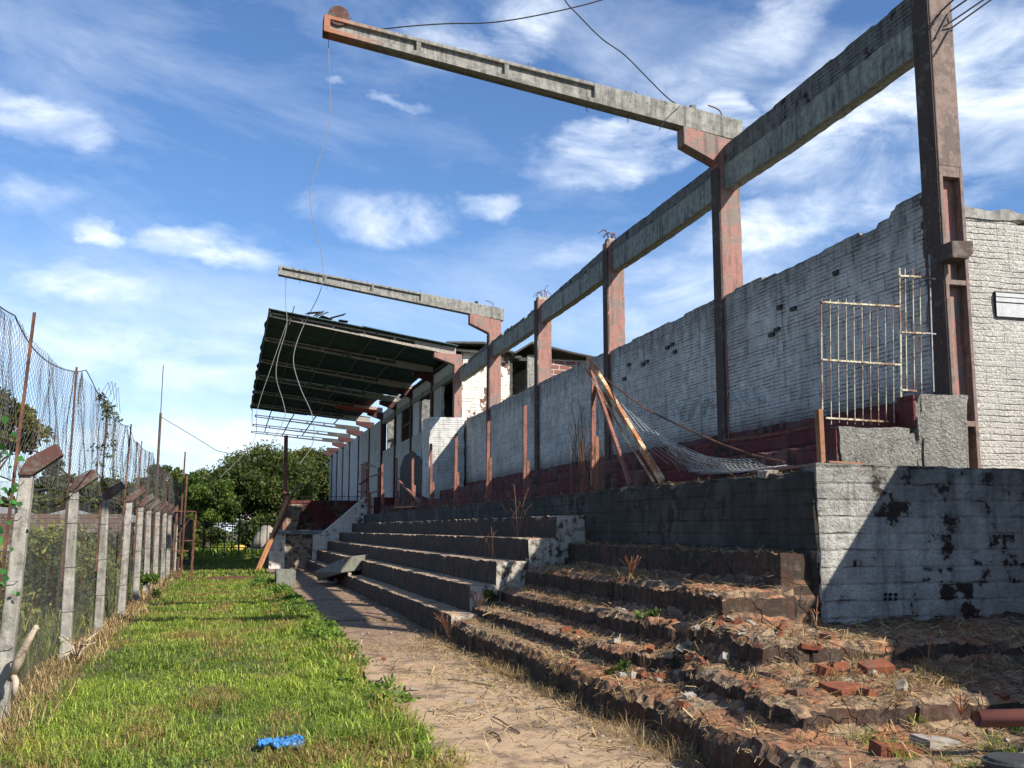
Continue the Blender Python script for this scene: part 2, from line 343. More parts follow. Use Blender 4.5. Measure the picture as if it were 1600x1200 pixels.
M['front'] = painted_brick('whitewashed_worn_brick', paint=(.54, .53, .49), paint2=(.33, .32, .29), base=(.06, .03, .022), rh=.155, bw=.42, blockh=1, dirtam=.85, peel=.705, line=.5, ztop=2.42, zspan=1.1, rough_stucco=.55, bumpd=.034, joint=.35, linek=-.04)
M['stucco'] = painted_brick('rough_stucco_white', paint=(.55, .53, .48), paint2=(.36, .35, .31), rh=.16, bw=.3, dirtam=.5, peel=.95, line=.0, rough_stucco=1.0, bumpd=.13)
M['wing'] = painted_brick('chipped_white_wing', paint=(.68, .65, .60), paint2=(.5, .46, .4), base=(.16, .06, .04), rh=.2, bw=.3, peel=.74, line=.2, dirtam=.4, rough_stucco=.3)
M['parapet'] = painted_brick('stained_parapet', paint=(.30, .25, .19), paint2=(.15, .11, .075), base=(.10, .06, .04), rh=.2, bw=.3, peel=.68, line=.15, dirtam=.9, rough_stucco=.3)
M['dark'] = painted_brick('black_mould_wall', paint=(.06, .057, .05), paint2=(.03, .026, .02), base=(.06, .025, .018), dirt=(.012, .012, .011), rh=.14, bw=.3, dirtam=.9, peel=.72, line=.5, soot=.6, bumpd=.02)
M['redbase'] = painted_brick('dark_red_painted_plinth', paint=(.16, .032, .03), paint2=(.10, .022, .02), base=(.05, .03, .025), dirt=(.03, .02, .018), rh=.16, bw=.3, dirtam=.7, peel=.7, line=.2, soot=.35)
M['step'] = painted_brick('worn_step_concrete', paint=(.115, .085, .065), paint2=(.07, .05, .038), base=(.10, .035, .02), dirt=(.02, .018, .015), rh=.5, bw=2.5, peel=.75, line=.3, dirtam=.85, soot=.35)
M['conc'] = concrete('weathered_concrete')
M['beamc'] = concrete('stained_precast_concrete', a=(.30, .29, .26), b=(.19, .185, .165), am=.9, mould=(.035, .035, .032))
M['lintel'] = concrete('grey_green_lintel', a=(.31, .33, .29), b=(.18, .19, .17), am=1.0, mould=(.04, .045, .042))
M['lintelbrick'] = painted_brick('mouldy_brick_course', paint=(.25, .255, .24), paint2=(.12, .12, .115), base=(.055, .03, .028), dirt=(.05, .05, .045), rh=.055, bw=.3, peel=.74, line=.9, dirtam=.9, soot=.38, bumpd=.035)
M['pink'] = painted('faded_pink_column_paint', (.33, .165, .135), (.22, .12, .10), (.18, .15, .13), .555, .85, 22, bumpd=.010, streak=.75)
M['pinkgrey'] = painted('pink_grey_bare_column', (.21, .15, .125), (.14, .105, .09), (.115, .09, .08), .56, .85, 14, bumpd=.01, streak=.5)
M['darkcol'] = painted('shade_dark_column_side', (.085, .058, .048), (.05, .04, .035), (.12, .10, .085), .60, .9, 12, bumpd=.01, streak=.5)  # near-black brown that carries the shade of the column sides
M['post_red'] = painted('shade_dark_red_column', (.065, .022, .02), (.045, .017, .016), (.055, .042, .036), .60, .7, 30)  # red darkened to carry the shade on the grandstand columns
M['rust'] = painted('rusty_steel', (.085, .038, .028), (.05, .027, .022), (.15, .065, .037), .55, .75, 60, .0)
M['purlin2'] = painted('dull_dark_purlin', (.14, .13, .115), (.09, .08, .07), (.05, .045, .04), .58, .8, 16)
M['rustpink'] = painted('rusty_pink_angle', (.27, .115, .085), (.17, .07, .052), (.10, .05, .033), .56, .75, 40)
M['yellowrust'] = painted('cream_flaking_steel', (.62, .52, .34), (.5, .36, .2), (.30, .12, .05), .50, .7, 25)
M['gatepaint'] = painted('pale_cream_gate_paint', (.50, .47, .34), (.36, .33, .23), (.17, .08, .045), .54, .6, 40)
M['wood'] = painted('weathered_brown_timber', (.30, .15, .08), (.19, .09, .05), (.10, .05, .03), .60, .8, 30, streak=.6)
M['deadwood'] = painted('bare_grey_wood', (.44, .36, .27), (.30, .24, .18), (.16, .11, .08), .6, .85, 30, streak=.5)
M['orangewood'] = painted('orange_timber', (.42, .20, .09), (.30, .13, .06), (.16, .07, .04), .6, .75, 30, streak=.6)
M['wire'] = painted('galvanised_wire', (.30, .30, .30), (.18, .175, .17), (.12, .08, .06), .6, .5, 20, .3)
M['netdark'] = painted('dark_wire_netting', (.10, .10, .10), (.06, .058, .055), (.09, .05, .035), .58, .6, 8)
M['netlight'] = painted('light_wire_netting', (.5, .5, .48), (.35, .35, .33), (.2, .15, .1), .6, .6, 8)
M['cable'] = painted('black_cable', (.03, .03, .033), (.02, .02, .02), (.05, .04, .035), .7, .6, 20)
M['greycable'] = painted('grey_cable', (.22, .22, .23), (.15, .15, .15), (.1, .08, .07), .7, .6, 20)
M['sheet'] = painted('dark_green_roof_sheet', (.050, .098, .098), (.035, .070, .072), (.03, .028, .022), .60, .55, 6, .0)
M['roofdark'] = painted('old_fibre_cement_sheet', (.06, .06, .055), (.035, .035, .033), (.1, .09, .08), .6, .8, 14)
M['redsheet'] = painted('red_roof_sheet', (.45, .10, .06), (.33, .07, .04), (.2, .1, .08), .6, .6, 10)
M['purlin'] = painted('grey_timber_purlin', (.36, .32, .27), (.24, .21, .18), (.12, .10, .085), .60, .8, 16)
M['fpost'] = concrete('whitewashed_fence_post', a=(.35, .33, .29), b=(.18, .17, .15), am=1.0, mould=(.09, .08, .065), lichen=.3)
M['farm'] = painted('red_flaking_bracket', (.10, .045, .036), (.062, .034, .028), (.11, .095, .08), .55, .85, 26)
M['window'] = painted('dark_window_void', (.02, .02, .022), (.014, .014, .015), (.03, .03, .03), .7, .6, 5)
M['frame'] = painted('grey_window_slats', (.42, .43, .43), (.34, .35, .35), (.2, .2, .2), .66, .5, 20)
M['black'] = painted('black_plastic', (.012, .012, .012), (.02, .02, .02), (.03, .03, .028), .66, .35, 12)
M['rubber'] = painted('dark_grey_rubber', (.05, .052, .055), (.035, .036, .038), (.1, .1, .095), .62, .7, 14)
M['pipe'] = painted('brown_plastic_pipe', (.20, .072, .052), (.16, .058, .044), (.30, .17, .13), .66, .45, 12, bumpd=.001, streak=.1)
M['blue'] = painted('blue_plastic', (.06, .23, .52), (.035, .15, .38), (.3, .45, .7), .68, .35, 20)
M['brickred'] = painted('broken_red_brick', (.21, .068, .032), (.13, .045, .026), (.10, .07, .05), .60, .9, 50, bumpd=.01)
M['stone'] = concrete('concrete_chunk', a=(.34, .31, .26), b=(.2, .17, .14), am=.3)
M['block'] = concrete('mossy_grey_block', a=(.20, .20, .165), b=(.13, .135, .11), am=.4)
M['bark'] = painted('bark', (.10, .07, .05), (.05, .037, .028), (.14, .11, .085), .62, .9, 12, bumpd=.03)
M['housewall'] = painted('pale_house_wall', (.5, .48, .45), (.42, .4, .38), (.25, .2, .17), .7, .8, 6)
M['houseroof'] = painted('house_roof', (.30, .31, .33), (.2, .2, .21), (.15, .1, .09), .66, .7, 6)
M['yellow'] = painted('yellow_sheet', (.5, .38, .10), (.5, .33, .05), (.3, .2, .1), .7, .5, 6)
M['whitep'] = painted('white_sheet', (.65, .67, .68), (.5, .52, .55), (.3, .3, .3), .7, .5, 6)
M['graf'] = painted('teal_graffiti_paint', (.22, .36, .37), (.22, .33, .36), (.4, .42, .42), .54, .7, 18)
M['mural'] = painted('pale_blue_mural_paint', (.36, .43, .47), (.28, .36, .41), (.45, .45, .43), .58, .7, 8)
M['ink'] = painted('black_graffiti_paint', (.03, .03, .035), (.05, .05, .06), (.3, .32, .33), .66, .7, 12)
M['leaf'] = leafmat('tree_leaves', [(0, (.020, .032, .010)), (.5, (.05, .072, .018)), (1, (.12, .145, .035))])
M['leaf_yel'] = leafmat('olive_tree_leaves', [(0, (.035, .045, .014)), (.5, (.085, .10, .025)), (1, (.19, .18, .05))])
M['leaf_bri'] = leafmat('bright_tree_leaves', [(0, (.025, .045, .012)), (.5, (.06, .10, .02)), (1, (.13, .19, .04))])
M['leaf_vine'] = leafmat('vine_leaves', [(0, (.02, .07, .02)), (1, (.06, .20, .05))], .35, .25)
M['grass'] = leafmat('lawn_grass', [(0, (.30, .20, .09)), (.10, (.27, .22, .075)), (.16, (.045, .085, .018)), (.45, (.13, .205, .035)), (.8, (.30, .375, .06)), (1, (.55, .60, .11))], .5, .4)
M['straw'] = leafmat('dry_straw', [(0, (.07, .045, .025)), (.5, (.22, .145, .075)), (1, (.50, .385, .21))], .7, .2)
M['weed2'] = leafmat('edge_weed_leaves', [(0, (.03, .06, .012)), (.5, (.08, .15, .025)), (1, (.20, .30, .05))])
M['weed'] = leafmat('field_weeds', [(0, (.06, .075, .02)), (.5, (.14, .17, .04)), (1, (.30, .30, .09))], .6, .3)
# ground
t = mat('soil_and_turf'); n1 = t.noise(t.pos, .6, 6, .6); n2 = t.noise(t.pos, 9, 6, .7); n3 = t.noise(t.pos, 60, 4, .7)
col = t.mix(t.mr(n2, .35, .7), (.055, .075, .018), (.12, .085, .04)); col = t.mix(t.mr(n1, .52, .7), col, (.09, .11, .03)); col = t.mix(t.math('MULTIPLY', n3, .4), col, (.03, .03, .012))
t.put(t.b.inputs['Base Color'], col); bump(t, n2, .03); M['soil'] = t.m
t = mat('sandy_cement_path'); n1 = t.noise(t.pos, .9, 6, .6, .4); n2 = t.noise(t.pos, 7, 6, .7); n3 = t.noise(t.pos, 80, 4, .75); n4 = t.noise(t.pos, 2.3, 5, .65)
col = t.mix(t.mr(n2, .3, .7), (.46, .33, .20), (.34, .235, .145)); col = t.mix(t.mr(n1, .50, .62), col, (.33, .23, .155)); col = t.mix(t.math('MULTIPLY', t.mr(n4, .52, .62), .8), col, (.13, .095, .07))
col = t.mix(t.math('MULTIPLY', t.mr(n3, .5, .75), .5), col, (.12, .08, .05)); px, py, pz = t.xyz(t.pos)
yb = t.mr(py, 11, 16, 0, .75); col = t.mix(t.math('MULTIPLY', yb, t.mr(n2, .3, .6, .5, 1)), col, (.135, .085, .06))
t.put(t.b.inputs['Base Color'], col); bump(t, t.math('ADD', n2, t.math('MULTIPLY', n3, .4)), .015); M['path'] = t.m
# crumbling steps: cement / earth on top, bricks on edge in the risers
t = mat('crumbling_brick_steps'); v, pz, nz = wallcoord(t, .01, 4); c, f = brick(t, v, .075, .24, .006, .2, .0)
n1 = t.noise(t.pos, 1.7, 6, .62, .5); n2 = t.noise(t.pos, 10, 6, .7); n3 = t.noise(t.pos, 70, 4, .75); cr = t.voro(t.vmath('ADD', t.pos, t.vmath('SCALE', t.noise(t.pos, 3, 3, out=1), .5)), 1.6, 'DISTANCE_TO_EDGE')
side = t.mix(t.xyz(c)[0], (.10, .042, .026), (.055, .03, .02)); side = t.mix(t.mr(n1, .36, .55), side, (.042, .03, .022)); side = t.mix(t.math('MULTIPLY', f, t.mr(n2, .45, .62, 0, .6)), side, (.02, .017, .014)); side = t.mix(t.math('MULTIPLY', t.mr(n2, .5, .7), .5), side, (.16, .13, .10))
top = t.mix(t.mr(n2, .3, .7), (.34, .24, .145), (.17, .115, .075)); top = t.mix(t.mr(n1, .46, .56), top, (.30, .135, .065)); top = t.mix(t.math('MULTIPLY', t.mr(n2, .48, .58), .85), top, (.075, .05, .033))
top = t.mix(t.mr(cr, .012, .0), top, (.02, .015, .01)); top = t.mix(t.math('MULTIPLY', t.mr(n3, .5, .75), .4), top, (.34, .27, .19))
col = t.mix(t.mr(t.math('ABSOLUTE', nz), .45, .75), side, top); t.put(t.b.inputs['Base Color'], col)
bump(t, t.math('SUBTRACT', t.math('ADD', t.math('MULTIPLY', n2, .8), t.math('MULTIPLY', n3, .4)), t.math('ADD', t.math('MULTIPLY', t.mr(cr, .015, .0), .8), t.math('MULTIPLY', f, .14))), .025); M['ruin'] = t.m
# good steps: treads sandy, risers stained and darkened in colour for their shade
t = mat('stained_shade_dark_step'); v, pz, nz = wallcoord(t, .02, 4); vx, vy, vz = t.xyz(v)
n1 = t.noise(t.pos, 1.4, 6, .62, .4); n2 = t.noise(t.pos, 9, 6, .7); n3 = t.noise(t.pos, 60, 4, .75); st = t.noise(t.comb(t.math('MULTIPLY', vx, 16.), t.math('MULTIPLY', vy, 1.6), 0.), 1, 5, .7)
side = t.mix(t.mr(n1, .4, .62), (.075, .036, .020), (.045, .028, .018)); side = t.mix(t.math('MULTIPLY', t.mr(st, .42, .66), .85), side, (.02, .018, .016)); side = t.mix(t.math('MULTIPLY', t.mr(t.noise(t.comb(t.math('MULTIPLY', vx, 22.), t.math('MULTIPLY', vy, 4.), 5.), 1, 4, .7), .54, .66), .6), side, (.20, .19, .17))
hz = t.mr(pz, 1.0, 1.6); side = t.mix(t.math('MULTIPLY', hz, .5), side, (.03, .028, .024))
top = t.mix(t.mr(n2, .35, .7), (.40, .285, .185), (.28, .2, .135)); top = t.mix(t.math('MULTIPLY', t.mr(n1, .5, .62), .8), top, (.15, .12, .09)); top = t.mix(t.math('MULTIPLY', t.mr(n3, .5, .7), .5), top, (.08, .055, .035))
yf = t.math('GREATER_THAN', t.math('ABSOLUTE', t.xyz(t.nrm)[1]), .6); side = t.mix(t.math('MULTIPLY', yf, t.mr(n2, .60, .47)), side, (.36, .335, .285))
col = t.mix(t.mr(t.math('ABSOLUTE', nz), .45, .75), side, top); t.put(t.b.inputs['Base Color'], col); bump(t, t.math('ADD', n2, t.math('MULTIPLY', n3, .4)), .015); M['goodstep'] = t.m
# ================================================================== GROUND
g = MB(); g.v = [(-400, -60, 0), (400, -60, 0), (400, 600, 0), (-400, 600, 0)]; g.f = [(0, 1, 2, 3)]
gm = bpy.data.meshes.new('ground'); gm.from_pydata(g.v, [], g.f); go = bpy.data.objects.new('ground', gm); COL.objects.link(go); gm.materials.append(M['soil']); go['kind'] = 'structure'
# the sandy footpath along the steps, laid in bays with open joints
def path_fn(co):
    co = co.copy(); k = (co[:, 0] < 1.75); co[:, 0] += k * .09 * fbm(co[:, 1] * 1.5, co[:, 1] * 0, s=3) * 1.0
    co[:, 2] += .012 * fbm(co[:, 0] * 1.2, co[:, 1] * 1.2, s=8) * (co[:, 2] > 0); return co
vs, qs, nb = [], [], 0; joints = [3.0, 5.6, 8.0, 10.7, 13.4, 15.9, 17.9, 20.4, 22.9, 25.6, 28.2, 31.0, 34.0, 37.5, 41.0]
for i in range(len(joints) - 1):
    zz = .05 + random.uniform(-.008, .012) + (.02 if i > 5 else 0)
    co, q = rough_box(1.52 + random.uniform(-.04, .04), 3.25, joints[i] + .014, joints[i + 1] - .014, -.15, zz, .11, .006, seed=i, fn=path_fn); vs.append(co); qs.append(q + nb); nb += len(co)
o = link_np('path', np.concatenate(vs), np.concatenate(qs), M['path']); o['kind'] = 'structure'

# ================================================================== TERRACE (whole steps)
terr = thing('spectator_terrace', 'long whole run of dark stepped concrete terracing with sunlit treads and whitewashed near ends', 'terrace', (4.2, 14.8, 0))
SX = [3.10, 3.47, 3.87, 4.33, 4.80, 5.25, 5.85, 6.5]; SZ = [.40, .78, 1.12, 1.46, 1.80, 2.14, 2.48, 2.80]
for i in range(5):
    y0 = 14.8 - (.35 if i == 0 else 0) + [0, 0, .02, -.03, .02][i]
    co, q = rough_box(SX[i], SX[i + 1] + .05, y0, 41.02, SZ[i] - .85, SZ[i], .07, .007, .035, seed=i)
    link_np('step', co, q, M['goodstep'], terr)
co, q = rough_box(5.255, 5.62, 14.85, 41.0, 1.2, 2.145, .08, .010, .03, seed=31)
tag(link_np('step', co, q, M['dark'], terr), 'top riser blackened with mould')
plat = thing('upper_platform', 'upper platform with dark red riser above the terracing at the foot of the white wall', 'platform', (6.4, 9.0, 1.9))
co, q = rough_box(5.58, 7.5, 8.9, 41, 1.6, 2.118, .12, .008, seed=33); link_np('deck', co, q, M['ruin'], plat)
co, q = rough_box(5.87, 6.55, 9.05, 41, 2.0, 2.47, .08, .012, .05, seed=34); link_np('step', co, q, M['redbase'], plat)
co, q = rough_box(6.5, 7.33, 9.08, 41, 2.3, 2.80, .08, .012, .05, seed=35); link_np('step', co, q, M['redbase'], plat)

# ================================================================== CRUMBLING END OF THE TERRACE
RX = np.array([3.10, 3.50, 3.90, 4.30, 4.98]); RY = np.array([4.45, 5.86, 7.09, 8.50, 8.60]); RZ = np.array([.33, .50, .735, 1.05, 1.37])
st = .024
xs = np.arange(2.85, 9.6, st); ys = np.arange(2.6, 14.96, st)
EX = []; EY = []
def level_at(X, Y):
    # brick-sized bites out of the edges
    cell = _h(np.floor(Y / .078 + .8 * vn(Y * 3, X * 0, s=8)), np.floor(X * 0), np.floor(X * 0), 3); cellx = _h(np.floor(X / .24), np.floor(Y * 0), np.floor(Y * 0), 4)
    ruin = np.clip(1.0 - np.abs(Y - 8.2) / 3.2, 0, 1)
    wx = .045 * fbm(Y * 1.1, X * .3, s=2) + (.004 + .012 * ruin) * (cell - .5) + .05 * fbm(Y * 4, X * 2, s=4) + .018 * vn(Y * 17, X * 3, s=6)
    wy = .06 * fbm(X * 1.1, Y * .3, s=12) + .05 * (cellx - .5) + .02 * fbm(X * 7, Y * 2, s=14)
    lv = np.full(X.shape, -1); bite = .34 * np.clip(fbm(Y * 1.25, X * .5, s=111) - .12, 0, .6) * np.clip((13.5 - Y) / 4, 0, 1); bitey = .30 * np.clip(fbm(X * 1.5, Y * .5, s=115) - .1, 0, .6)
    for i in range(5):
        ex = RX[i] - wx * (1 if i < 4 else .3) + (bite * (.6 + .5 * vn(Y * 2.1, X * 0 + i, s=40 + i)) if i < 4 else 0); ey = RY[i] - wy * (1 if i < 3 else .3) + (bitey if i < 3 else 0)
        # the collapsed notch between the left and right runs
        if i in (1, 2): ex = ex + .42 * np.clip(1 - np.abs(Y - (8.35 + .3 * (i - 1))) / .75, 0, 1) ** .6 * (.7 + .5 * vn(Y * 6, X * 3, s=30 + i)) * (1 if i == 1 else .8)
        ok = (X + 0 > ex) & (Y > ey)
        if i == 4: ok &= (Y < 14.9)
        lv = np.where(ok, i, lv); EX.append(ex + 0 * X); EY.append(ey + 0 * X)
    return lv, ruin
Xg, Yg = np.meshgrid(xs, ys, indexing='ij'); lv, ruin = level_at(Xg, Yg)
Zb = np.where(lv >= 0, RZ[np.clip(lv, 0, 4)], -.03)
brk = _h(np.floor(Yg / .078), np.floor(Xg / .25), np.floor(Xg * 0), 9)
lowb = np.where(vn(Xg * 1.6, Yg * 1.6, s=77) > .12, 1, 0)
Z = Zb + (lv >= 0) * (.018 * fbm(Xg * 2.2, Yg * 2.2, s=21) + .010 * fbm(Xg * 11, Yg * 11, s=25) + (brk - .5) * .028 * (.25 + ruin) - (brk > .86) * .05 * (ruin + .2) * lowb)
earth = np.clip((Yg < 7.3) * (Xg > 3.9) * 1.0, 0, 1) * (lv == 1)
Z += earth * (.06 * np.clip((Yg - 5.95) / 1.1, 0, 1) + .03 * fbm(Xg * 4, Yg * 4, s=41))
Z += (lv == 0) * (Yg < 5.9) * (Xg > 3.6) * .03 * fbm(Xg * 3, Yg * 3, s=43)
# rubble slope in the notch
bump_ = np.exp(-((Xg - 4.05) ** 2 / .10 + (Yg - 8.1) ** 2 / .35)); Z += bump_ * (.10 + .08 * fbm(Xg * 9, Yg * 9, s=51)) * (Zb < 1.0)
def blur(A, k):
    for ax in (0, 1):
        P_ = np.pad(A, [(k, k) if a == ax else (0, 0) for a in (0, 1)], mode='edge'); cs = np.cumsum(P_, axis=ax); n_ = A.shape[ax]
        z0 = np.take(cs, range(2 * k, 2 * k + n_), ax); z1 = np.concatenate([np.zeros_like(np.take(cs, [0], ax)), np.take(cs, range(0, n_ - 1), ax)], ax); A = (z0 - z1) / (2 * k + 1)
    return A
soft = np.clip(.10 + .75 * fbm(Xg * 2.0, Yg * 1.7, s=95) + .35 * ruin, 0, 1); hi_keep = np.clip((lv == 4) * 1.0, 0, 1)
Zs = blur(Z, 2); Zt = blur(Z, 5)
Z = Z + (np.maximum(Zs, np.minimum(Z, Zs)) - Z) * .55 * (1 - hi_keep) + (np.maximum(Zt - .03, 0) - Z) * np.clip(soft * 1.1 - .45, 0, .6) * (1 - hi_keep) * (Zt > Z - .12)
Z += (.020 * fbm(Xg * 13, Yg * 13, s=96) + .02 * np.clip(fbm(Xg * 6, Yg * 6, s=97), 0, 1)) * (lv >= 0) * (lv < 4) * (.35 + .65 * ruin)
Z = np.where(Xg > 5.36, np.minimum(Z, .9), Z)
keep = (Yg < 14.94) & ((Xg < 5.4) | (Yg < 8.6))
idx = np.arange(Xg.size).reshape(Xg.shape); n0, n1_ = Xg.shape
q = np.stack([idx[:-1, :-1], idx[1:, :-1], idx[1:, 1:], idx[:-1, 1:]], -1)
kq = keep[:-1, :-1] & keep[1:, 1:]; ql = np.maximum(np.maximum(lv[:-1, :-1], lv[1:, :-1]), np.maximum(lv[1:, 1:], lv[:-1, 1:]))
jx = .006 * fbm(Yg * 9, Z * 9, s=61); jy = .006 * fbm(Xg * 9, Z * 9, s=62)
EXa = np.stack(EX); EYa = np.stack(EY)
for i in range(5):      # pull the grid onto the true line of each edge so risers are clean faces
    on = (lv >= i)
    tr = on[1:, :] & ~on[:-1, :]; a_, b_ = np.nonzero(tr); near = np.abs(Xg[a_ + 1, b_] - EXa[i][a_ + 1, b_]) < st * 1.3; a_, b_ = a_[near], b_[near]
    jx[a_ + 1, b_] = EXa[i][a_ + 1, b_] - Xg[a_ + 1, b_]; jx[a_, b_] = EXa[i][a_ + 1, b_] - .008 - Xg[a_, b_]
    tr = on[:, 1:] & ~on[:, :-1]; a_, b_ = np.nonzero(tr); near = np.abs(Yg[a_, b_ + 1] - EYa[i][a_, b_ + 1]) < st * 1.3; a_, b_ = a_[near], b_[near]
    jy[a_, b_ + 1] = EYa[i][a_, b_ + 1] - Yg[a_, b_ + 1]; jy[a_, b_] = EYa[i][a_, b_ + 1] - .008 - Yg[a_, b_]
Call = np.stack([Xg + jx, Yg + jy, Z], -1).reshape(-1, 3)
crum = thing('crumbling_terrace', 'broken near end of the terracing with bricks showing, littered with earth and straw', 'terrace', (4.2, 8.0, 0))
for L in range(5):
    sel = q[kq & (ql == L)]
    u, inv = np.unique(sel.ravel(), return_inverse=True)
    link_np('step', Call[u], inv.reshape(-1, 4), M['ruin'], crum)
def zr(x, y):
    """height of whatever ground lies at x, y"""
    if x < 1.5: return 0.0
    if y > 14.9:
        z = .055
        for i in range(7):
            if x > SX[i] + .01: z = SZ[i]
        return z
    if x >= 5.26 and y >= 8.46: return 2.13
    i = int(round((x - xs[0]) / st)); j = int(round((y - ys[0]) / st))
    if 0 <= i < n0 and 0 <= j < n1_:
        return max(float(Z[i, j]), .055 if x < 3.2 else 0)
    return .055

# ================================================================== RETAINING WALL
ret = thing('retaining_wall', 'tall retaining wall, black with mould on its long side, worn whitewash with bare brick patches on its front', 'wall', (5.3, 8.45, .6))
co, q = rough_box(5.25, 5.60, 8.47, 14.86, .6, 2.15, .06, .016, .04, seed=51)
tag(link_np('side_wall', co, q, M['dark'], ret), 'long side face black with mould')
def front_fn(co):
    co = co.copy(); top = co[:, 2] > 2.1; co[:, 2] -= top * (co[:, 0] - 5.28) * .008; return co
co, q = rough_box(5.285, 10.2, 8.45, 8.72, .6, 2.205, .05, .014, .03, seed=52, fn=front_fn)
tag(link_np('front_wall', co, q, M['front'], ret), 'whitewashed front with bare brick patches')
co, q = rough_box(5.62, 10.2, 8.70, 9.2, 1.5, 2.12, .2, .01, seed=53); link_np('deck', co, q, M['ruin'], ret)
# the six-hole block end showing in the front wall
b = MB()
for i in range(3):
    for j in range(2):
        p = at(1384 + i * 8, 929 + j * 7, Y=8.44); b.tube([p + Vector((0, -.004, 0)), p + Vector((0, .02, 0))], .016, 8)
b.build('block_holes', M['window'], ret)
# off to the right, an unseen block added to throw the big slanting shadow
nb_ = thing('added_shadow_block', 'unseen whitewashed block with flat concrete roof, added to shadow the retaining wall', 'building', (8.6, 3.5, 0))
b = MB(); b.box(7.05, 10.5, -1.5, 7.2, 0, 3.30); b.build('wall', M['building'], nb_)
b = MB(); b.box(7.04, 10.55, -1.55, 7.22, 3.303, 3.36); b.build('roof', M['conc'], nb_)
b = MB(); b.box(7.02, 7.06, 2.2, 3.1, .3, 2.3); b.build('door', M['rust'], nb_)

# ================================================================== LOW STEPPED END WALL, GATE, POST
lw = thing('stepped_end_wall', 'rough whitewashed stepped low wall with red painted side below the barred gate', 'wall', (6.5, 8.85, 2.1))
def chip(co):
    co = co.copy(); k = (co[:, 0] < 6.0) & (co[:, 2] < 2.35); co[:, 0] += k * .05 * vn(co[:, 2] * 14, co[:, 1] * 9, s=5); return co
co, q = rough_box(5.76, 6.68, 8.78, 9.04, 2.1, 2.60, .028, .022, .06, seed=61, fn=chip); link_np('wall_body', co, q, M['stucco'], lw)
co, q = rough_box(6.66, 7.27, 8.775, 9.05, 2.1, 2.95, .028, .022, .05, seed=62); link_np('wall_body', co, q, M['stucco'], lw)
co, q = rough_box(6.64, 6.664, 8.80, 9.06, 2.6, 2.94, .06, .004, seed=63); tag(link_np('red_side', co, q, M['redbase'], lw), 'dark red painted side')
co, q = rough_box(5.735, 5.765, 8.80, 9.05, 2.12, 2.58, .06, .004, seed=64); tag(link_np('red_side', co, q, M['redbase'], lw), 'dark red painted side')
gate = thing('barred_gate', 'pale cream iron bar gate, tall panel with a higher narrow panel, above the stepped wall', 'gate', (6.3, 9.08, 2.6))
GY = 9.08
def gp(x, y, Y=GY): return at(x, y, Y=Y)
b = MB()
for i, x in enumerate([1283, 1297, 1309.5, 1322, 1334, 1346.5, 1359, 1371, 1383, 1395]):
    top = 466 + (i * .9) + random.uniform(-2, 2) if i else 468; bot = 640 if i == 0 else 662 + random.uniform(-2, 3); xe = x + (2 if i else 2)
    b.tube([gp(x, top), gp(x + 1 + random.uniform(-.5, .5), (top + bot) / 2), gp(xe, bot)], .0052 if i else .010, 5)
b.each('bar', M['gatepaint'], gate)
b = MB()
for (x0, y0, x1, y1) in [(1284, 472, 1405, 479), (1285, 562, 1406, 570), (1290, 653, 1388, 659)]: b.bar(gp(x0, y0, GY - .012), gp(x1, y1, GY - .012), .018, .02, up=(0, 1, 0))
b.each('rail', M['gatepaint'], gate)
b = MB(); b.tube([gp(1405, 419), gp(1407, 540), gp(1408, 666)], .013, 6); b.build('gate_post', M['gatepaint'], gate)
b = MB()
for i, x in enumerate([1414, 1426, 1437]): b.tube([gp(x, 420 + i * 2), gp(x + 3, 612 + i)], .007, 5)
for (x0, y0, x1, y1) in [(1406, 431, 1443, 433), (1408, 519, 1446, 521), (1409, 609, 1432, 611)]: b.bar(gp(x0, y0, GY - .012), gp(x1, y1, GY - .012), .018, .02, up=(0, 1, 0))
b.each('narrow_panel_bar', M['gatepaint'], gate)
b = MB(); b.tube([gp(1452, 398), gp(1455, 500), gp(1459, 612)], .009, 5); b.bar(gp(1440, 434), gp(1461, 436), .016); b.bar(gp(1444, 520), gp(1462, 522), .014); b.each('hinge_rod', M['wire'], gate)
pb = at(1283, 724, X=5.42); pt = at(1280, 644, X=5.42)
b = MB(); b.bar((5.45, 8.62, 2.12), (5.43, 8.60, 2.73), .075, .05, up=(1, 0, 0)); b.bar((5.47, 8.665, 2.12), (5.45, 8.65, 2.70), .03, .05, up=(1, 0, 0))
tag(b.build('gate_stump', M['wood'], None, .004), 'short brown timber post standing on the corner of the retaining wall below the gate', 'post')
b = MB(); b.bar((5.43, 9.9, 2.20), (5.44, 8.62, 2.20), .09, .03); tag(b.build('loose_plank', M['rustpink'], None, .003), 'long reddish plank lying along the wall edge left of the short post', 'plank')
b = MB(); b.bar((5.46, 8.56, 2.225), (5.86, 8.58, 2.212), .10, .018); tag(b.build('loose_plank', M['wood'], None, .003), 'short flat timber strip lying on the wall corner right of the short post', 'plank')

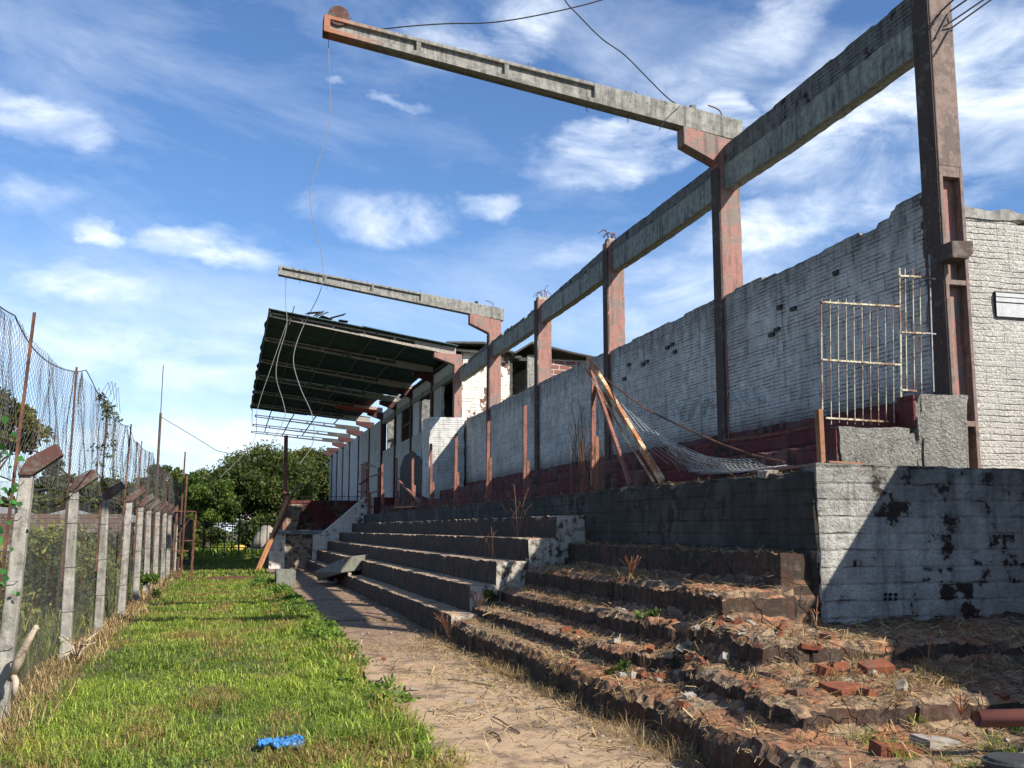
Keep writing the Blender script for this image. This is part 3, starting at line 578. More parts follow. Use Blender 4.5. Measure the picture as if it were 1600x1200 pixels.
# ================================================================== WHITE BUILDING RIGHT
wb = thing('white_building', 'cream painted rough brick building with a slatted vent at the right edge', 'building', (9.5, 10, 2))
co, q = rough_box(8.18, 14, 9.8, 10.1, 1.6, 5.22, .09, .02, .03, seed=71); link_np('wall', co, q, M['building'], wb)
co, q = rough_box(8.16, 14, 9.78, 16, 5.223, 5.36, .1, .02, .05, seed=72); tag(link_np('roof_edge', co, q, M['conc'], wb), 'bare cement top course')
co, q = rough_box(8.18, 8.4, 10.1, 16, 1.6, 5.21, .2, .01, seed=73); link_np('wall', co, q, M['building'], wb)
p0 = at(1553, 455, Y=9.78); b = MB(); b.box(p0.x + .006, p0.x + 1.1, 9.768, 9.80, p0.z - .30, p0.z); b.build('vent_opening', M['window'], wb)
b = MB()
for k, (za, zb) in enumerate([(-.065, -.02), (-.125, -.075), (-.30, -.14)]): b.box(p0.x + .005, p0.x + 1.1, 9.752 + .004 * k, 9.763, p0.z + za, p0.z + zb)
b.each('vent_slat', M['frame'], wb)

# ================================================================== COLUMNS, CANTILEVERS, TIE BEAMS
XC = 7.3; COLY = [9.18, 14.25, 19.2, 24.1, 29.0, 33.5]
# column 1: I-shaped with sunk panels
c1 = thing('concrete_column', 'tall stained column with sunk pink panels rising past the top of the picture', 'column', (7.45, 9.18, 2.1), 'precast columns of the roofless frame')
b = MB(); b.box(7.302, 7.60, 9.16, 9.32, 2.1, 5.50); b.box(7.302, 7.60, 9.03, 9.32, 5.497, 8.4); b.build('shaft', M['pinkgrey'], c1, .012)
b = MB(); b.box(7.30, 7.345, 9.03, 9.322, 2.1, 5.5); b.box(7.56, 7.603, 9.03, 9.165, 2.1, 5.5)
for z0, z1 in [(5.38, 5.50), (4.18, 4.235), (2.66, 2.72), (4.55, 4.62)]: b.box(7.343, 7.562, 9.032, 9.165, z0, z1)
b.each('panel_rib', M['pinkgrey'], c1, .006)
b = MB(); b.box(7.345, 7.56, 9.148, 9.163, 2.1, 4.18); b.box(7.345, 7.56, 9.148, 9.163, 4.62, 5.38); b.each('sunk_panel', M['pink'], c1)
b = MB(); b.prism([(7.20, 4.40), (7.20, 4.58), (7.47, 4.60), (7.47, 4.47), (7.40, 4.40)], 8.78, 9.03); b.build('bracket', M['darkcol'], c1, .01); b = MB(); b.box(7.286, 7.304, 9.045, 9.318, 2.1, 8.38); tag(b.build('side_face', M['darkcol'], c1, .004), 'dark brown side face with shade in its colour'); b = MB()
for k in range(9): b.box(7.345 + .02 * math.sin(k * 2), 7.40, 9.345, 9.40 + .03 * math.sin(k * 1.7), 4.45 + k * .09, 4.53 + k * .09)
tag(b.build('broken_key', M['darkcol'], c1), 'ragged dark mortar edge')
def corbel(parent, y, xl=6.72):
    b = MB(); b.prism([(xl, 7.885), (xl, 7.59), (7.24, 7.36), (7.34, 7.30), (7.67, 7.30), (7.67, 7.72)], y - .128, y + .128); b.build('corbel', M['pink'], parent, .012)
def rebar(parent, x, y, z, n, s):
    b = MB(); rr = random.Random(s)
    for i in range(n):
        p = Vector((x + rr.uniform(-.02, .22), y + rr.uniform(-.1, .1), z - .05)); d = Vector((rr.uniform(-.3, .1), rr.uniform(-.2, .2), 1)).normalized()
        pts = [p, p + d * .18]; e = Vector((rr.uniform(-1, .6), rr.uniform(-.5, .5), rr.uniform(-.4, .5))).normalized(); pts += [pts[-1] + (d + e) * .06, pts[-1] + (d * .4 + e) * .13, pts[-1] + e * .2]
        b.tube(pts, .008, 5)
    b.each('rebar', M['rust'], parent)
labels = {14.25: 'faded pink column with a sloping corbel carrying the long upper cantilever beam', 19.2: 'faded pink column with broken rebar head, next left of the long cantilever column',
          24.1: 'faded pink column with curled rebar at its head, just right of the lower cantilever beam', 29.0: 'faded pink column with a corbel carrying the lower shorter-looking cantilever beam'}
for y in (14.25, 19.2, 24.1, 29.0):
    top = {14.25: 7.5, 19.2: 7.42, 24.1: 7.28, 29.0: 7.5}[y]
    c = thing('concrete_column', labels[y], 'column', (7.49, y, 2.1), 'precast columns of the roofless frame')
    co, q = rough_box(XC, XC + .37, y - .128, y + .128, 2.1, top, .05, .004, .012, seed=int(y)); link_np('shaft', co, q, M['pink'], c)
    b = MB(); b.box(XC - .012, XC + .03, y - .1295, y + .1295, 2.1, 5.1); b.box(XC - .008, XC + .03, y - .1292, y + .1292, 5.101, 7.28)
    tag(b.build('side_face', M['darkcol'], c, .004), 'dark brown side face with shade in its colour')  # thin plate whose dark colour gives this side its shade
    if y in (14.25, 29.0): corbel(c, y)
    else:
        co, q = rough_box(XC + .03, XC + .33, y - .1, y + .1, top - .02, top + .09, .03, .03, .05, seed=3); link_np('broken_head', co, q, M['stone'], c)
        rebar(c, XC + .05, y, top + .08, 6, int(y))
b = MB(); b.prism([(6.72, 8.885), (6.72, 8.59), (7.24, 8.36), (7.34, 8.30), (7.60, 8.30), (7.60, 8.72)], 9.05, 9.31); b.build('corbel', M['pink'], c1, .012)
def cantilever(y, label, tip=1.10, rust=False, s=0, dz=0.0):
    t_ = thing('cantilever_beam', label, 'beam', (6.8, y, 7.7), 'cantilever roof beams')
    top = lambda x: dz + 8.97 - .1322 * (x - 1.11); bot = lambda x: dz + 8.71 - .1477 * (x - 1.11)
    b = MB(); xe = 5.24
    def seg(x0, x1, t0, t1, w_): b.prism([(x0, t0(x0)), (x1, t0(x1)), (x1, t1(x1)), (x0, t1(x0))], y - w_, y + w_)
    seg(xe, 7.76, bot, top, .12); b.build('solid_root', M['beamc'], t_, .01)
    b = MB(); seg(tip + .002, xe + .02, lambda x: bot(x) + .01, lambda x: top(x) - .01, .06); b.build('web', M['beamc'], t_)
    b = MB(); seg(tip, xe, bot, lambda x: bot(x) + .075, .118); seg(tip, xe, lambda x: top(x) - .055, top, .118)
    for xr in (2.49, 3.84): seg(xr - .035, xr + .035, lambda x: bot(x) + .07, lambda x: top(x) - .05, .112)
    seg(tip, tip + .09, bot, top, .12)
    b.build('flanges', M['beamtip'] if rust else M['beamc'], t_, .006)
    rr = random.Random(s + 5); b = MB()
    for i in range(7):
        x = rr.uniform(1.4, 7.4); u = rr.random() < .5; z = top(x) if u else bot(x); d = 1 if u else -1
        b.tube([(x, y, z - d * .03), (x + rr.uniform(-.01, .01), y, z + d * .07), (x + rr.uniform(-.03, .04), y + .02, z + d * .12)], .006, 4)
    b.tube([(7.45, y, 7.98 + dz), (7.45, y, 8.22 + dz), (7.42, y, 8.27 + dz), (7.33, y, 8.31 + dz), (7.22, y, 8.33 + dz)], .011, 5)
    b.each('rebar', M['rust'], t_)
    b = MB(); b.box(6.90, 6.98, y - .05, y + .05, 8.16 + dz, 8.29 + dz); b.build('anchor', M['black'], t_)
    return t_, top
t = concrete('rust_stained_precast', a=(.30, .29, .26), b=(.19, .185, .165), am=.9, mould=(.035, .035, .032)); nt = NT(t.node_tree)
bs = [n for n in t.node_tree.nodes if n.type == 'BSDF_PRINCIPLED'][0]; src = bs.inputs['Base Color'].links[0].from_socket
g_ = nt.new('ShaderNodeNewGeometry'); px = nt.xyz(g_.outputs['Position'])[0]; nn = nt.noise(g_.outputs['Position'], 6, 4)
nt.put(bs.inputs['Base Color'], nt.mix(nt.mr(nt.math('ADD', px, nn), 2.6, 1.5), src, (.30, .105, .05))); M['beamtip'] = t
ca1, topf = cantilever(14.25, 'long tapering precast beam jutting high across the sky with a round rusty fitting on its tip', rust=True)
co, q = rough_box(6.2, 6.3, 14.1, 14.2, 7.2, 7.3, .1, 0)
# the round fitting on the tip
b = MB()
for k, (r_, ya, yb) in enumerate([(.155, -.10, -.05), (.155, .05, .10), (.115, -.05, .05)]):
    pts = [(1.31 + r_ * math.cos(a), 8.985 + r_ * math.sin(a)) for a in [2 * math.pi * i / 24 for i in range(24)]]; b.prism(pts, 14.25 + ya, 14.25 + yb)
b.build('pulley', M['farm'], ca1, .008)
ca2, _ = cantilever(29.0, 'lower tapering precast beam seen against the sky above the green canopy', tip=1.18, s=3)
ca3, _ = cantilever(9.18, 'tapering precast beam on the panelled column, above the picture', s=9, dz=1.0)
# tie beams bay by bay: lintel and the brick course on it
bz = {0: (6.97, 6.90, 7.72, 7.62), 1: (6.86, 6.80, 7.45, 7.42), 2: (6.78, 6.70, 7.40, 7.16), 3: (6.66, 6.62, 7.16, 7.12), 4: (6.60, 6.50, 7.16, 6.98)}
blab = ['thick lintel with mouldy brick courses spanning the nearest bay at the top right', 'lintel with blackened brick top spanning the second bay left of the long cantilever',
        'lintel with blackened brick top in the bay between the two rebar-topped columns', 'short-looking lintel with a ragged brick top right of the lower cantilever', 'narrow lintel running from the lower cantilever column to the green canopy']
for i in range(5):
    y0, y1 = COLY[i] + .135, COLY[i + 1] - .135; a, b_, c_, d_ = bz[i]
    tb = thing('tie_beam', blab[i], 'beam', (7.5, (y0 + y1) / 2, a), 'tie beams between the columns')
    def fn(co, a=a, b_=b_, c_=c_, d_=d_, y0=y0, y1=y1, lo=True, i=i):
        co = co.copy(); u = (co[:, 1] - y0) / (y1 - y0); h = .40
        base = a + (b_ - a) * u; top = c_ + (d_ - c_) * u
        sag = -.02 * np.sin(u * np.pi)
        if lo: co[:, 2] = np.where(co[:, 2] > .5, base + h, base) + sag
        else:
            rag = np.where((vn(co[:, 1] * 1.3, co[:, 1] * 0, s=i + 2) > .45) & (co[:, 2] > .6), .14 if i > 1 else .05, 0)
            co[:, 2] = base + h + (top - base - h) * np.clip(co[:, 2], 0, 1) + sag - rag
        return co
    fa = lambda co, f=fn: f(co, lo=True); fb = lambda co, f=fn: f(co, lo=False)
    co, q = rough_box(7.40, 7.58, y0, y1, 0, 1, .06, 0, 0, seed=i, fn=fa)
    # only two rows in z make sense; snap others
    co, q = rough_box(7.40, 7.58, y0, y1, 0, 1, .5, 0, 0, seed=i); n_ = max(1, int((y1 - y0) / .06))
    Yl = np.linspace(y0, y1, n_ + 1); base = a + (b_ - a) * (Yl - y0) / (y1 - y0) - .02 * np.sin((Yl - y0) / (y1 - y0) * np.pi); top = c_ + (d_ - c_) * (Yl - y0) / (y1 - y0)
    base = base + .008 * vn(Yl * 7, Yl * 0, s=i + 40)
    def strip(zlo, zhi, x0, x1, seed):
        P = np.stack([np.stack([np.full_like(Yl, xx), Yl, zz], 1) for xx, zz in ((x0, zlo), (x1, zlo), (x1, zhi), (x0, zhi))], 1).reshape(-1, 3)
        P[:, 0] += .006 * fbm(P[:, 1] * 8, P[:, 2] * 8, s=seed); qq = []
        for k in range(n_):
            for e in range(4): qq.append((k * 4 + e, k * 4 + (e + 1) % 4, (k + 1) * 4 + (e + 1) % 4, (k + 1) * 4 + e))
        qq.append((0, 3, 2, 1)); qq.append((n_ * 4, n_ * 4 + 1, n_ * 4 + 2, n_ * 4 + 3)); return P, qq
    P, qq = strip(base, base + .40, 7.40, 7.585, i); link_np('lintel', P, qq, M['lintel'], tb)
    cell = _h(np.floor(Yl / .3), np.floor(Yl * 0), np.floor(Yl * 0), 6 + i); rag = np.where(cell > .86, .07 if i > 2 else .015, 0.0) + (.03 * vn(Yl * 6, Yl * 0, s=9 + i) if i == 3 else .004 * vn(Yl * 9, Yl * 0, s=i))
    P, qq = strip(base + .403, np.maximum(top - rag, base + .43), 7.412, 7.573, i + 9); link_np('brick_course', P, qq, M['lintelbrick'], tb)
# ================================================================== LONG WHITE WALL between the columns
wall = thing('long_brick_wall', 'long white painted hollow-brick wall with black striations running between the pink columns', 'wall', (7.45, 20, 2.1))
holes = [(12.5, 4.55), (12.15, 4.45), (12.6, 4.25), (12.75, 4.2), (18.1, 4.6), (18.35, 4.35), (17.4, 4.5), (17.2, 4.52), (16.3, 4.62), (16.1, 4.65), (16.0, 4.5), (11.1, 4.7)]
blks = MB()
for i in range(5):
    y0, y1 = COLY[i] + .13, COLY[i + 1] - .13
    if i == 0: y0 += .10
    n_ = int((y1 - y0) / .05); Yl = np.linspace(y0, y1, n_ + 1)
    tz = 1.6 + XC * (.502 - .012 * np.clip((Yl - 9.3) / 8, 0, 1)) - .10 * np.clip((Yl - 26) / 7, 0, 1)
    cell = _h(np.floor(Yl / .6), np.floor(Yl * 0), np.floor(Yl * 0), 16); tz = tz - np.where(cell > .7, .022, 0) - np.where((Yl > 9.9) & (Yl < 10.6), .05, 0) - np.where((Yl > 10.25) & (Yl < 13), .05, 0) + .006 * vn(Yl * 12, Yl * 0, s=4)
    if i == 0: tz = tz + np.where(Yl < 10.0, .06, 0)
    zs_n = 40; P = []; qq = []
    for xx in (7.36, 7.50):
        T = np.linspace(0, 1, zs_n + 1); YY, TT = np.meshgrid(Yl, T, indexing='ij'); ZZ = 3.03 + (tz[:, None] - 3.03) * TT
        XX = xx + (.010 * fbm(YY * 5, ZZ * 5, s=3) + .014 * fbm(YY * .8, ZZ * .8, s=7)) * (1 if xx < 7.4 else 0); 
        if i == 0: YY = YY - np.where(YY < y0 + .001, 0.05 * vn(ZZ * 6, ZZ * 0, s=2) , 0)
        P.append(np.stack([XX, YY, ZZ], -1).reshape(-1, 3))
    m = len(P[0]); idn = np.arange(m).reshape(n_ + 1, zs_n + 1)
    qf = np.stack([idn[:-1, :-1], idn[:-1, 1:], idn[1:, 1:], idn[1:, :-1]], -1).reshape(-1, 4); qb = qf[:, ::-1] + m
    rim = []
    for k in range(n_): rim.append((idn[k, -1], idn[k, -1] + m, idn[k + 1, -1] + m, idn[k + 1, -1]))
    for e in (0, -1):
        for k in range(zs_n): rim.append((idn[e, k], idn[e, k + 1], idn[e, k + 1] + m, idn[e, k] + m))
    link_np('wall_panel', np.concatenate(P), np.concatenate([qf, qb, np.array(rim)]), M['wall'], wall)
    co, q = rough_box(7.345, 7.52, y0 - .1, y1 + .0, 2.1, 3.045, .1, .008, .02, seed=90 + i); tag(link_np('plinth', co, q, M['redbase'], wall), 'dark red painted foot of the wall')
for (y, z) in holes:
    z = z + .12; blks.box(7.33, 7.358, y - .07 * random.uniform(.6, 1.1), y + .07, z - .03, z + random.uniform(.015, .03))
blks.each('missing_brick', M['window'], wall)
# teal scrawl on the second bay
b = MB(); rr = random.Random(4)
for k in range(9):
    y = 13.2 + k * .42 + rr.uniform(-.1, .1); z = 3.55 + rr.uniform(-.05, .12)
    pts = [(7.342, y + .16 * math.sin(a * 1.3 + k), z + .13 * math.cos(a * (1 + .3 * (k % 3)))) for a in np.linspace(0, 4.6, 12)]
    b.tube(pts, .007, 4)
b.build('faint_scrawl', M['graf'], wall)
# ladder of thin reinforcement hanging by the panelled column
b = MB(); A = [at(1434.5, 84, X=7.36), at(1440, 180, X=7.36), at(1445, 297, X=7.36)]; B = [at(1439.5, 84, X=7.36), at(1444.5, 180, X=7.36), at(1448.5, 297, X=7.36)]
b.tube(A, .005, 4); b.tube(B, .005, 4); b.tube([p + Vector((.05, 0.02, 0)) for p in B], .004, 4)
for k in range(16):
    f = k / 15; i = 0 if f < .45 else 1; g0 = (f / .45) if i == 0 else (f - .45) / .55; b.tube([A[i].lerp(A[i + 1], g0), B[i].lerp(B[i + 1], g0)], .004, 4)
tag(b.build('reinforcement_cage', M['rust']), 'thin ladder-like reinforcement cage hanging down beside the panelled column', 'rebar cage')

# ================================================================== COVERED GRANDSTAND
gs = thing('covered_grandstand', 'covered grandstand with dark green sheet canopy and bare roof beams at its far end', 'grandstand', (7.5, 45, 2))
GY_ = [33.5, 37.5, 42.0, 46.2, 50.4, 54.9, 59.5, 64.0, 67.8, 71.5, 75.0]
def roofz(x, y, under=0):
    tip = 8.60 - .020 * (y - 33.5); root = 7.68 - .008 * (y - 33.5); return root + (tip - root) * (7.2 - x) / (7.2 - 1.1) + under
for i, y in enumerate(GY_):
    b = MB(); w_ = .12
    zt = roofz(7.0, y) - .30
    b.box(7.24, 7.50, y - w_, y + w_, 2.1, zt); b.prism([(6.55, zt + .06), (6.55, zt - .10), (7.10, zt - .28), (7.24, zt - .34), (7.5, zt - .3), (7.5, zt + .02)], y - w_ - .003, y + w_ + .003)
    tag(b.build('column', M['pink'] if i == 0 else M['post_red'], gs, .008), 'sunlit pink-red column' if i == 0 else None)  # columns after the first have their shade in the darker red
    if i > 8: continue
    bm_ = MB(); x0 = 1.12 + (.0 if i < 6 else .25)
    def zc(x): return roofz(x, y) - .12
    for (za, zb) in ((-.07, -.03), (.03, .075)):
        bm_.prism([(x0, zc(x0) + za), (7.3, zc(7.3) + za * 2.2), (7.3, zc(7.3) + zb * 1.6), (x0, zc(x0) + zb)], y - .05, y + .05)
    for k in range(6):
        xx = x0 + (6.2 - x0) * k / 5; bm_.box(xx, xx + .07, y - .042, y + .042, zc(xx) - .05, zc(xx) + .05)
    bm_.prism([(5.9, zc(5.9) - .10), (7.3, zc(7.3) - .18), (7.3, zc(7.3) + .12), (5.9, zc(5.9) + .06)], y - .062, y + .062)
    tag(bm_.build('roof_beam', M['purlin'] if i < 6 else M['roofdark'], gs), None if i < 6 else 'bare roof beam with no sheets over it')
# corrugated canopy, rows of sheets
def corr(x0, x1, y0, y1, matl, name, label=None, dz_=0.0, hole=None, parent=gs, wav=.018, tilt=0):
    nx = max(2, int((x1 - x0) / .5)); ny = int((y1 - y0) / .035); X_, Y_ = np.meshgrid(np.linspace(x0, x1, nx + 1), np.linspace(y0, y1, ny + 1), indexing='ij')
    tip = 8.60 - .020 * (Y_ - 33.5); root = 7.68 - .008 * (Y_ - 33.5); Zr = root + (tip - root) * (7.2 - X_) / 6.1 + dz_ + wav * np.sin(Y_ * 2 * np.pi / .18) + .015 * vn(Y_ * 1.1, X_ * .7, s=6)
    X_ = X_ + (X_ < x0 + .01) * .05 * vn(Y_ * 1.2, Y_ * 0, s=3)
    n = X_.size; P = np.concatenate([np.stack([X_, Y_, Zr], -1).reshape(-1, 3), np.stack([X_, Y_, Zr + .012], -1).reshape(-1, 3)]); idn = np.arange(n).reshape(X_.shape)
    a = np.stack([idn[:-1, :-1], idn[:-1, 1:], idn[1:, 1:], idn[1:, :-1]], -1).reshape(-1, 4); rim = [(idn[0, k], idn[0, k] + n, idn[0, k + 1] + n, idn[0, k + 1]) for k in range(ny)] + [(idn[-1, k], idn[-1, k + 1], idn[-1, k + 1] + n, idn[-1, k] + n) for k in range(ny)]
    rim += [(idn[k, 0], idn[k + 1, 0], idn[k + 1, 0] + n, idn[k, 0] + n) for k in range(nx)] + [(idn[k, -1], idn[k, -1] + n, idn[k + 1, -1] + n, idn[k + 1, -1]) for k in range(nx)]
    return tag(link_np(name, P, np.concatenate([a, a[:, ::-1] + n, np.array(rim)]), matl, parent), label)
yy = 33.25; k = 0
while yy < 57.6:
    y2 = min(yy + 4.35, 57.7)
    corr(1.06, 4.15, yy, y2 - .0, M['sheet'], 'roof_sheet', dz_=.03 + .004 * (k % 2)); corr(4.10, 7.35 if not (46 < yy + 2 < 54) else 6.75, yy, y2, M['sheet'], 'roof_sheet', dz_=.055 + .004 * (k % 2)); yy = y2 + (.02 if k != 3 else .06); k += 1
b = MB()
for x in (2.2, 3.4, 4.6, 5.8):
    for i in range(len(GY_) - 3):
        y0, y1 = GY_[i], GY_[i + 1]
        if i > 5 and x > 5: continue
        b.bar((x, y0 - .1, roofz(x, y0) - .025), (x + random.uniform(-.03, .03), y1 + .1, roofz(x, y1) - .025), .045, .055)
b.each('purlin', M['purlin2'], gs)
b = MB(); b.bar((1.13, 33.3, roofz(1.13, 33.3) - .03), (1.13, 57.6, roofz(1.13, 57.6) - .03), .03, .10); b.bar((1.18, 57.6, roofz(1.13, 57.6) - .03), (1.35, 65, roofz(1.3, 65) - .08), .03, .05); b.build('eave_rail', M['rust'], gs)
# broken sheets and struts left on the front edge
for (x, dx_, a_, s_) in [(2.3, .45, .18, 1), (2.75, .35, -.25, 2), (3.05, .5, .35, 3), (2.55, .3, .5, 4), (3.35, .3, -.1, 5)]:
    z = roofz(x, 33.4) + .14; b = MB(); b.bar((x, 33.35 + s_ * .03, z), (x + dx_, 33.5, z + a_ * dx_), .35, .016); b.build('broken_sheet', M['roofdark'], gs)
b = MB(); b.bar((1.75, 33.4, roofz(1.75, 33.4) - .35), (1.9, 33.4, roofz(1.9, 33.4) + .30), .035); b.bar((2.6, 33.4, roofz(2.6, 33.4) + .1), (3.0, 33.4, roofz(3, 33.4) + .33), .04); b.each('strut', M['roofdark'], gs)
# far lower wall, piers, windows band, upper band
def slab(name, x0, x1, y0, y1, z0, z1, m_, label=None, st_=.15, amp=.012, parent=gs, cr=.02):
    co, q = rough_box(x0, x1, y0, y1, z0, z1, st_, amp, cr, seed=int(y0 * 3 + z0)); return tag(link_np(name, co, q, m_, parent), label)
slab('lower_wall', 7.30, 7.46, 33.62, 50.2, 2.1, 5.36, M['wall_far']); slab('upper_wall', 7.31, 7.46, 33.62, 50.2, 6.92, 7.30, M['wall_far'])
slab('wall', 7.29, 7.46, 50.5, 77, 2.1, 6.98, M['wall_far'], 'high blank wall beyond the windows')
slab('upper_lintel', 7.27, 7.47, 33.62, 50.2, 6.70, 6.918, M['lintel'])
slab('red_plinth', 7.27, 7.31, 33.62, 77, 2.1, 2.98, M['redbase'])
for k, (ya, yb) in enumerate([(36.0, 37.4), (40.4, 41.9), (44.8, 46.1)]): slab('window_pier', 7.32, 7.45, ya, yb, 5.35, 6.71, M['wall_far'] if k != 1 else M['frame'])
slab('room_back_wall', 10.2, 10.4, 33.9, 56, 2.1, 7.3, M['wall_far'], st_=.5); slab('room_floor', 7.4, 10.4, 33.9, 56, 5.0, 5.2, M['conc'], st_=.8)
slab('cross_wall', 7.46, 10.2, 49.6, 49.85, 5.2, 8.1, M['building'], 'sunlit broken inner wall seen through the opening')
slab('room_ceiling', 7.35, 10.4, 33.9, 45.5, 7.40, 7.52, M['roofdark'], st_=.8)
b = MB()
for k in range(7): y = 42.2 + k * .42; b.box(7.37, 7.43, y, y + .07, 5.36, 6.70)
b.box(7.36, 7.42, 42.2, 44.8, 6.0, 6.07); b.each('window_slat', M['post_red'], gs)
b = MB(); b.bar((7.6, 49.4, 5.3), (8.3, 48.9, 6.6), .1, .1); b.bar((7.5, 49.5, 5.9), (8.8, 49.4, 6.2), .07, .07); b.each('fallen_timber', M['roofdark'], gs)
corr(4.9, 6.9, 49.2, 50.6, M['redsheet'], 'loose_red_sheet', 'torn red sheet hanging under the canopy', dz_=-.34)
# projecting white pier box in front of the first bay
slab('projecting_pier', 6.14, 7.29, 32.0, 33.2, 2.05, 5.14, M['wall_far'], 'projecting white peeling pier', .08, .015, cr=.04)
# murals / marks under the windows
b = MB(); b.box(7.275, 7.29, 35.0, 39.2, 3.05, 4.6); b.box(7.275, 7.29, 39.5, 43.6, 3.05, 4.7); b.each('mural_panel', M['mural'], gs)
b = MB(); rr = random.Random(9)
for (ya, za, s_) in [(38.6, 3.3, 1), (37.9, 3.2, 2), (37.3, 3.4, 3), (36.6, 3.15, 4), (40.2, 3.6, 5), (41.0, 3.4, 6), (41.8, 3.5, 7), (42.6, 3.3, 8)]:
    rr = random.Random(s_); pts = [(7.262, ya + rr.uniform(-.05, .05) + .3 * math.sin(a * 1.7 + s_), za + .22 * a + .1 * math.sin(a * 3 + s_)) for a in np.linspace(0, 4, 14)]; b.tube(pts, [.02 + .035 * abs(math.sin(j * .9 + s_)) for j in range(14)], 5)
b.each('mural_letter', M['ink'], gs)
b = MB(); b.tube([(7.262, 35.6 + .35 * math.cos(a), 3.9 + .55 * math.sin(a)) for a in np.linspace(0, 6.28, 16)], .07, 5); b.tube([(7.262, 39.9 + .5 * math.cos(a), 3.4 + .2 * math.sin(a)) for a in np.linspace(0, 3.1, 10)], .05, 5); b.each('mural_figure', M['graf'], gs)
# far terrace block beyond the wing wall
far = thing('far_terrace', 'shadowed far end block with dark red stained wall below bare roof beams', 'terrace', (5, 56, 0))
b = MB(); co, q = rough_box(2.5, 7.3, 41.5, 56, .2, 1.52, .3, .02, seed=1); tag(link_np('landing', co, q, M['conc'], far), 'grey concrete landing')
co, q = rough_box(3.2, 7.3, 56, 56.4, 0, 3.1, .12, .03, .05, seed=2); tag(link_np('end_wall', co, q, M['redbase'], far), 'dark red stained end wall')
b = MB(); b.prism([(2.0, 0), (2.0, .7), (3.3, 2.9), (3.9, 2.9), (3.3, 0)], 55.7, 56.0); tag(b.build('stair_flank', M['parapet'], far), 'sloping stained stair flank')
co, q = rough_box(4.2, 7.3, 56.2, 76, 2.5, 3.0, .4, .02, seed=3); link_np('deck', co, q, M['dark'], far)
b = MB()
for k in range(14): b.tube([(3.3 + k * .28, 55.6, 2.0), (3.3 + k * .28, 55.6, 3.3)], .012, 4)
b.tube([(3.3, 55.6, 3.3), (7.1, 55.6, 3.3)], .018, 4); b.each('rail_bar', M['black'], far)
b = MB(); b.bar((3.0, 55.5, 1.0), (2.93, 55.5, 6.5), .20, .20, up=(0, 1, 0)); tag(b.build('propping_column', M['rustpink'], None, .01), 'tall thin pinkish prop column holding up the bare far roof beams', 'column')
# wing wall and parapet
ww = thing('wing_wall', 'low parapet with stained face rising into a sloping chipped white flank at the far end of the steps', 'wall', (3.8, 41.2, 0))
poly = [(3.3, 0), (3.3, 1.36), (3.62, 1.40), (4.3, 1.98), (5.0, 2.60), (5.32, 2.84), (5.7, 2.86), (5.7, 0)]
b = MB(); b.prism(poly, 41.0, 41.4); b.build('sloping_flank', M['wing'], ww, .03)
slab('parapet', 2.25, 3.32, 41.02, 41.35, -.1, 1.38, M['parapet'], 'dark stained parapet face', .07, .02, ww); slab('end_pier', 1.66, 2.26, 40.95, 41.4, -.1, 1.39, M['wing'], 'white pier', .07, .02, ww); slab('coping', 1.64, 3.4, 40.93, 41.42, 1.385, 1.43, M['conc'], None, .1, .01, ww)
slab('red_return', 5.66, 6.6, 40.9, 41.3, 1.8, 2.84, M['redbase'], 'dark red return block', .1, .01, ww)

# ================================================================== SHED BEHIND THE WALL
sh = thing('brick_shed', 'brick shed with white peeling and bare red bricks and sagging dark roof', 'building', (9.7, 34, 2))
slab('wall', 7.62, 9.32, 33.9, 34.15, 2, 7.72, M['peeled'], 'white peeling brick wall', .15, .015, sh)
slab('wall', 10.22, 12.6, 33.9, 34.15, 2, 7.52, M['redbrick'], 'bare red brick wall with pale joints', .15, .012, sh)
slab('door_post', 9.95, 10.2, 33.88, 34.1, 2, 7.62, M['conc'], 'grey concrete post', .2, .004, sh)
slab('back_wall', 7.7, 12.6, 39.9, 40.1, 2, 7.5, M['dark'], None, .5, .01, sh)
b = MB(); b.prism([(7.0, 7.88), (8.3, 7.93), (9.4, 7.62), (9.4, 7.56), (8.3, 7.86), (7.0, 7.82)], 33.45, 40.2); b.build('roof', M['roofdark'], sh)
b = MB(); b.prism([(9.3, 7.58), (10.0, 8.02), (10.1, 8.02), (11.4, 7.75), (12.9, 7.52), (12.9, 7.46), (11.4, 7.69), (10.0, 7.95), (9.3, 7.50)], 33.5, 40.2); b.build('roof', M['roofdark'], sh)
b = MB(); rr = random.Random(2)
for k in range(16): z = 6.0 + k * .1; b.bar((9.35 + rr.uniform(0, .3), 34.3 + rr.uniform(0, 1), z), (9.9, 34.4 + rr.uniform(0, 1.5), z + rr.uniform(-.3, .5)), .06, .04)
b.each('stacked_timber', M['conc'], sh)
b = MB(); b.box(9.32, 9.42, 33.92, 34.1, 2, 7.6); b.bar((7.3, 33.7, 7.66), (9.7, 33.8, 7.50), .1, .1); b.bar((9.3, 34.2, 7.45), (12.7, 34.0, 7.40), .08, .08); b.each('roof_timber', M['roofdark'], sh)
